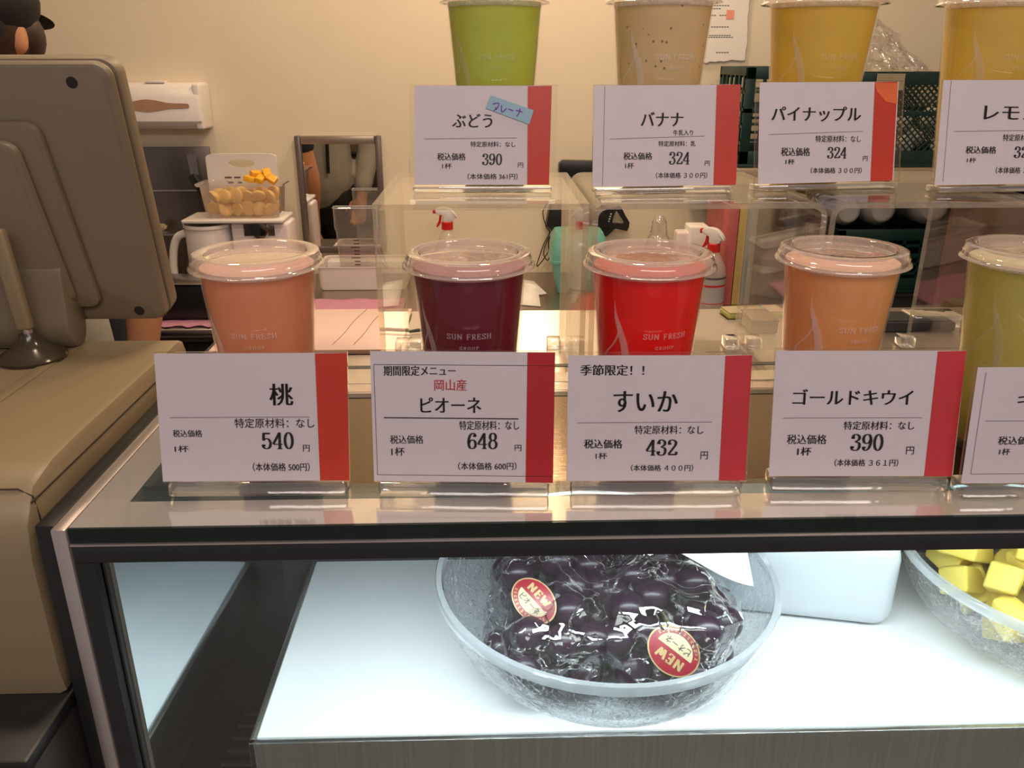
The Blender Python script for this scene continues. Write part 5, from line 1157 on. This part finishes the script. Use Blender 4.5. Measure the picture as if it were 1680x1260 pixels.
def hand_nodes(nodes, edges, wi, wrist, d, side):
    """palm, four bent fingers of different length and a thumb from the palm's side"""
    d = Vector(d).normalized(); sd = (Vector(side) - d * Vector(side).dot(d)).normalized(); dn = d.cross(sd); w = Vector(wrist)
    nodes.append((tuple(w + d * 0.045), (0.034, 0.016))); p = len(nodes) - 1; edges.append((wi, p))
    for k, (o_, l) in enumerate(((-0.030, 0.060), (-0.010, 0.072), (0.010, 0.076), (0.030, 0.066))):
        a = w + d * 0.088 + sd * o_; nodes.append((tuple(a), 0.0095)); i0 = len(nodes) - 1; edges.append((p, i0))
        nodes.append((tuple(a + d * l * 0.55 + dn * 0.006), 0.0085)); edges.append((i0, i0 + 1)); nodes.append((tuple(a + d * l + dn * 0.022), 0.0075)); edges.append((i0 + 1, i0 + 2))
    a = w + d * 0.030 + sd * 0.036; nodes.append((tuple(a), 0.012)); i0 = len(nodes) - 1; edges.append((p, i0)); nodes.append((tuple(a + d * 0.035 + sd * 0.024), 0.010)); edges.append((i0, i0 + 1)); nodes.append((tuple(a + d * 0.062 + sd * 0.028), 0.0085)); edges.append((i0 + 1, i0 + 2))
def person(pos, face, top, arms, label, shirt_mat, trouser_mat, cap, longsleeve=False):
    f = Vector(face).normalized(); s = Vector((-f.y, f.x, 0)); O = Vector(pos); T = top
    P = lambda a, b_, z: tuple(O + f * a + s * b_ + Vector((0, 0, z)))
    N = [(P(0, 0, T * 0.53), 0.112), (P(0, 0, T * 0.63), 0.108), (P(0, 0, T * 0.74), (0.135, 0.115)), (P(-0.01, 0, T * 0.81), (0.10, 0.085)), (P(0.0, 0, T * 0.855), 0.052), (P(0.008, 0, T * 0.92), 0.060)]
    E = [(0, 1), (1, 2), (2, 3), (3, 4), (4, 5)]
    for k in (-1, 1):
        i = len(N); N += [(P(0, k * 0.085, T * 0.49), 0.082), (P(0.01, k * 0.095, T * 0.28), 0.060), (P(-0.01, k * 0.10, T * 0.055), 0.040), (P(0.05, k * 0.105, 0.030), (0.042, 0.028)), (P(0.15, k * 0.115, 0.022), (0.038, 0.020))]
        E += [(0, i), (i, i + 1), (i + 1, i + 2), (i + 2, i + 3), (i + 3, i + 4)]
    SN, SE = [], []
    for k, (el, wr, hd, th_) in zip((-1, 1), arms):
        i = len(N); sh = P(-0.005, k * 0.175, T * 0.805); N += [(sh, 0.052), (el, 0.043), (wr, 0.028)]; E += [(3, i), (i, i + 1), (i + 1, i + 2)]
        hand_nodes(N, E, i + 2, wr, hd, th_); SN.append((sh, el, wr))
    body = skinned('person', N, E, 'skin', None, head_extra(P(0.012, 0, T * 0.925), f), vox=0.008, smooth=4)
    tag(body, label, 'person')
    C0 = [(P(0, 0, T * 0.44), 0.190), (P(0, 0, T * 0.63), 0.165), (P(0, 0, T * 0.74), (0.178, 0.155)), (P(-0.01, 0, T * 0.815), (0.115, 0.100)), (P(-0.004, 0, T * 0.845), 0.064)]; CE = [(0, 1), (1, 2), (2, 3), (3, 4)]
    for sh, el, wr in SN:
        i = len(C0); m = tuple(Vector(sh).lerp(Vector(el), 0.72)); C0 += [(sh, 0.070), (m, 0.062)]; CE += [(3, i), (i, i + 1)]
        if longsleeve: C0 += [(el, 0.060), (wr, 0.042)]; CE += [(i + 1, i + 2), (i + 2, i + 3)]
    skinned('shirt', C0, CE, shirt_mat, body, None, 0.010, 3)
    TE = [(0, 1)]
    T0 = [(P(0, 0, T * 0.575), 0.140), (P(0, 0, T * 0.515), 0.150)]
    for k in (-1, 1):
        i = len(T0); T0 += [(P(0, k * 0.085, T * 0.46), 0.108), (P(0.01, k * 0.095, T * 0.28), 0.078), (P(-0.01, k * 0.10, T * 0.05), 0.066)]; TE += [(1, i), (i, i + 1), (i + 1, i + 2)]
    skinned('trousers', T0, TE, trouser_mat, body, None, 0.012, 3)
    hc = Vector(P(0.012, 0, T * 0.925)); rot = Matrix((f, s, Vector((0, 0, 1)))).transposed()
    b = MB(); b.ball(hc + f * -0.024 + Vector((0, 0, 0.018)), (0.090, 0.084, 0.098), rot=rot); b.ball(hc - f * 0.070 - Vector((0, 0, 0.045)), (0.045, 0.055, 0.045), rot=rot); b.ball(hc - f * 0.002 - Vector((0, 0, 0.010)), (0.056, 0.0815, 0.060), rot=rot)
    for k in (-1, 1): b.ball(hc + f * 0.030 + s * k * 0.047 - Vector((0, 0, 0.002)), (0.044, 0.040, 0.052), rot=rot)
    b.build('hair', 'hair', body)
    if cap:
        b = MB(); b.ball(hc + Vector((0, 0, 0.058)) - f * 0.012, (0.112, 0.102, 0.078), rot=rot); b.ball(hc - f * 0.055 + Vector((0, 0, 0.020)), (0.072, 0.082, 0.066), rot=rot); b.ball(hc + f * 0.012 + Vector((0, 0, 0.040)), (0.080, 0.084, 0.055), rot=rot)
        b.build('cap', 'capblack', body)
        b = MB(); b.ball(hc + f * 0.098 + Vector((0, 0, 0.034)), (0.056, 0.058, 0.006), rot=rot @ Matrix.Rotation(R(20), 3, 'Y')); b.build('cap_peak', 'capblack', body)
        b = MB(); k = hc + s * 0.079 * CS - f * 0.050 + Vector((0, 0, 0.040)); b.tube(spline([k + f * .006 + Vector((0, 0, 0.014)), k - f * 0.004, k + f * 0.003 - Vector((0, 0, 0.014))], 5), 0.0022, 6); b.build('cap_clip', 'chrome', body)
    for k in (-1, 1):
        b = MB(); b.ball(hc + f * 0.0815 + s * k * 0.033 + Vector((0, 0, 0.006)), (0.006, 0.013, 0.007), rot=rot); ey_ = b.build('eye', 'white', body)
        b = MB(); b.ball(hc + f * 0.0865 + s * k * 0.033 + Vector((0, 0, 0.006)), (0.003, 0.005, 0.005), rot=rot); b.build('iris', 'hair', ey_)
    return body
CS = -1
hp = on_y(-27, 60, 1.72)
top = hp.z / 0.925 + 0.002
e_ = on_y(238, 486, 1.68); w_ = on_y(234, 610, 1.64)
person((hp.x, 1.72, 0), (0.22, 0.975, 0), top, ((tuple(e_), tuple(w_), (0.1, 0.3, -0.9), (-0.5, 0.6, 0)), ((hp.x - 0.27, 1.70, 1.08), (hp.x - 0.25, 1.88, 0.95), (0.3, 0.9, 0), (0.8, -0.3, 0))), 'person in a black cap and navy clothes standing behind the register', 'navy', 'navy', True)
gx = -0.79
pg = person((gx, 1.12, 0), (0.1, 1, 0), 1.70, (((gx + 0.235, 1.06, 1.08), (gx + 0.20, 1.16, 0.86), (-0.1, 0.6, -0.8), (-1, 0, 0)), ((gx - 0.28, 1.06, 1.08), (gx - 0.26, 1.2, 0.86), (0.1, 0.6, -0.8), (1, 0, 0))), 'person in a loose grey shirt seen only in the wall mirror', 'greycloth', 'capblack', False, True)
b = MB()
for k in (-1, 1): b.tube(spline([(gx + k * 0.075, 1.275, 0.98), (gx + k * 0.085, 1.285, 1.20), (gx + k * 0.085, 1.23, 1.40), (gx + k * 0.06, 1.12, 1.47)], 6), 0.008, 8)
b.build('apron_strap', 'capblack', pg)
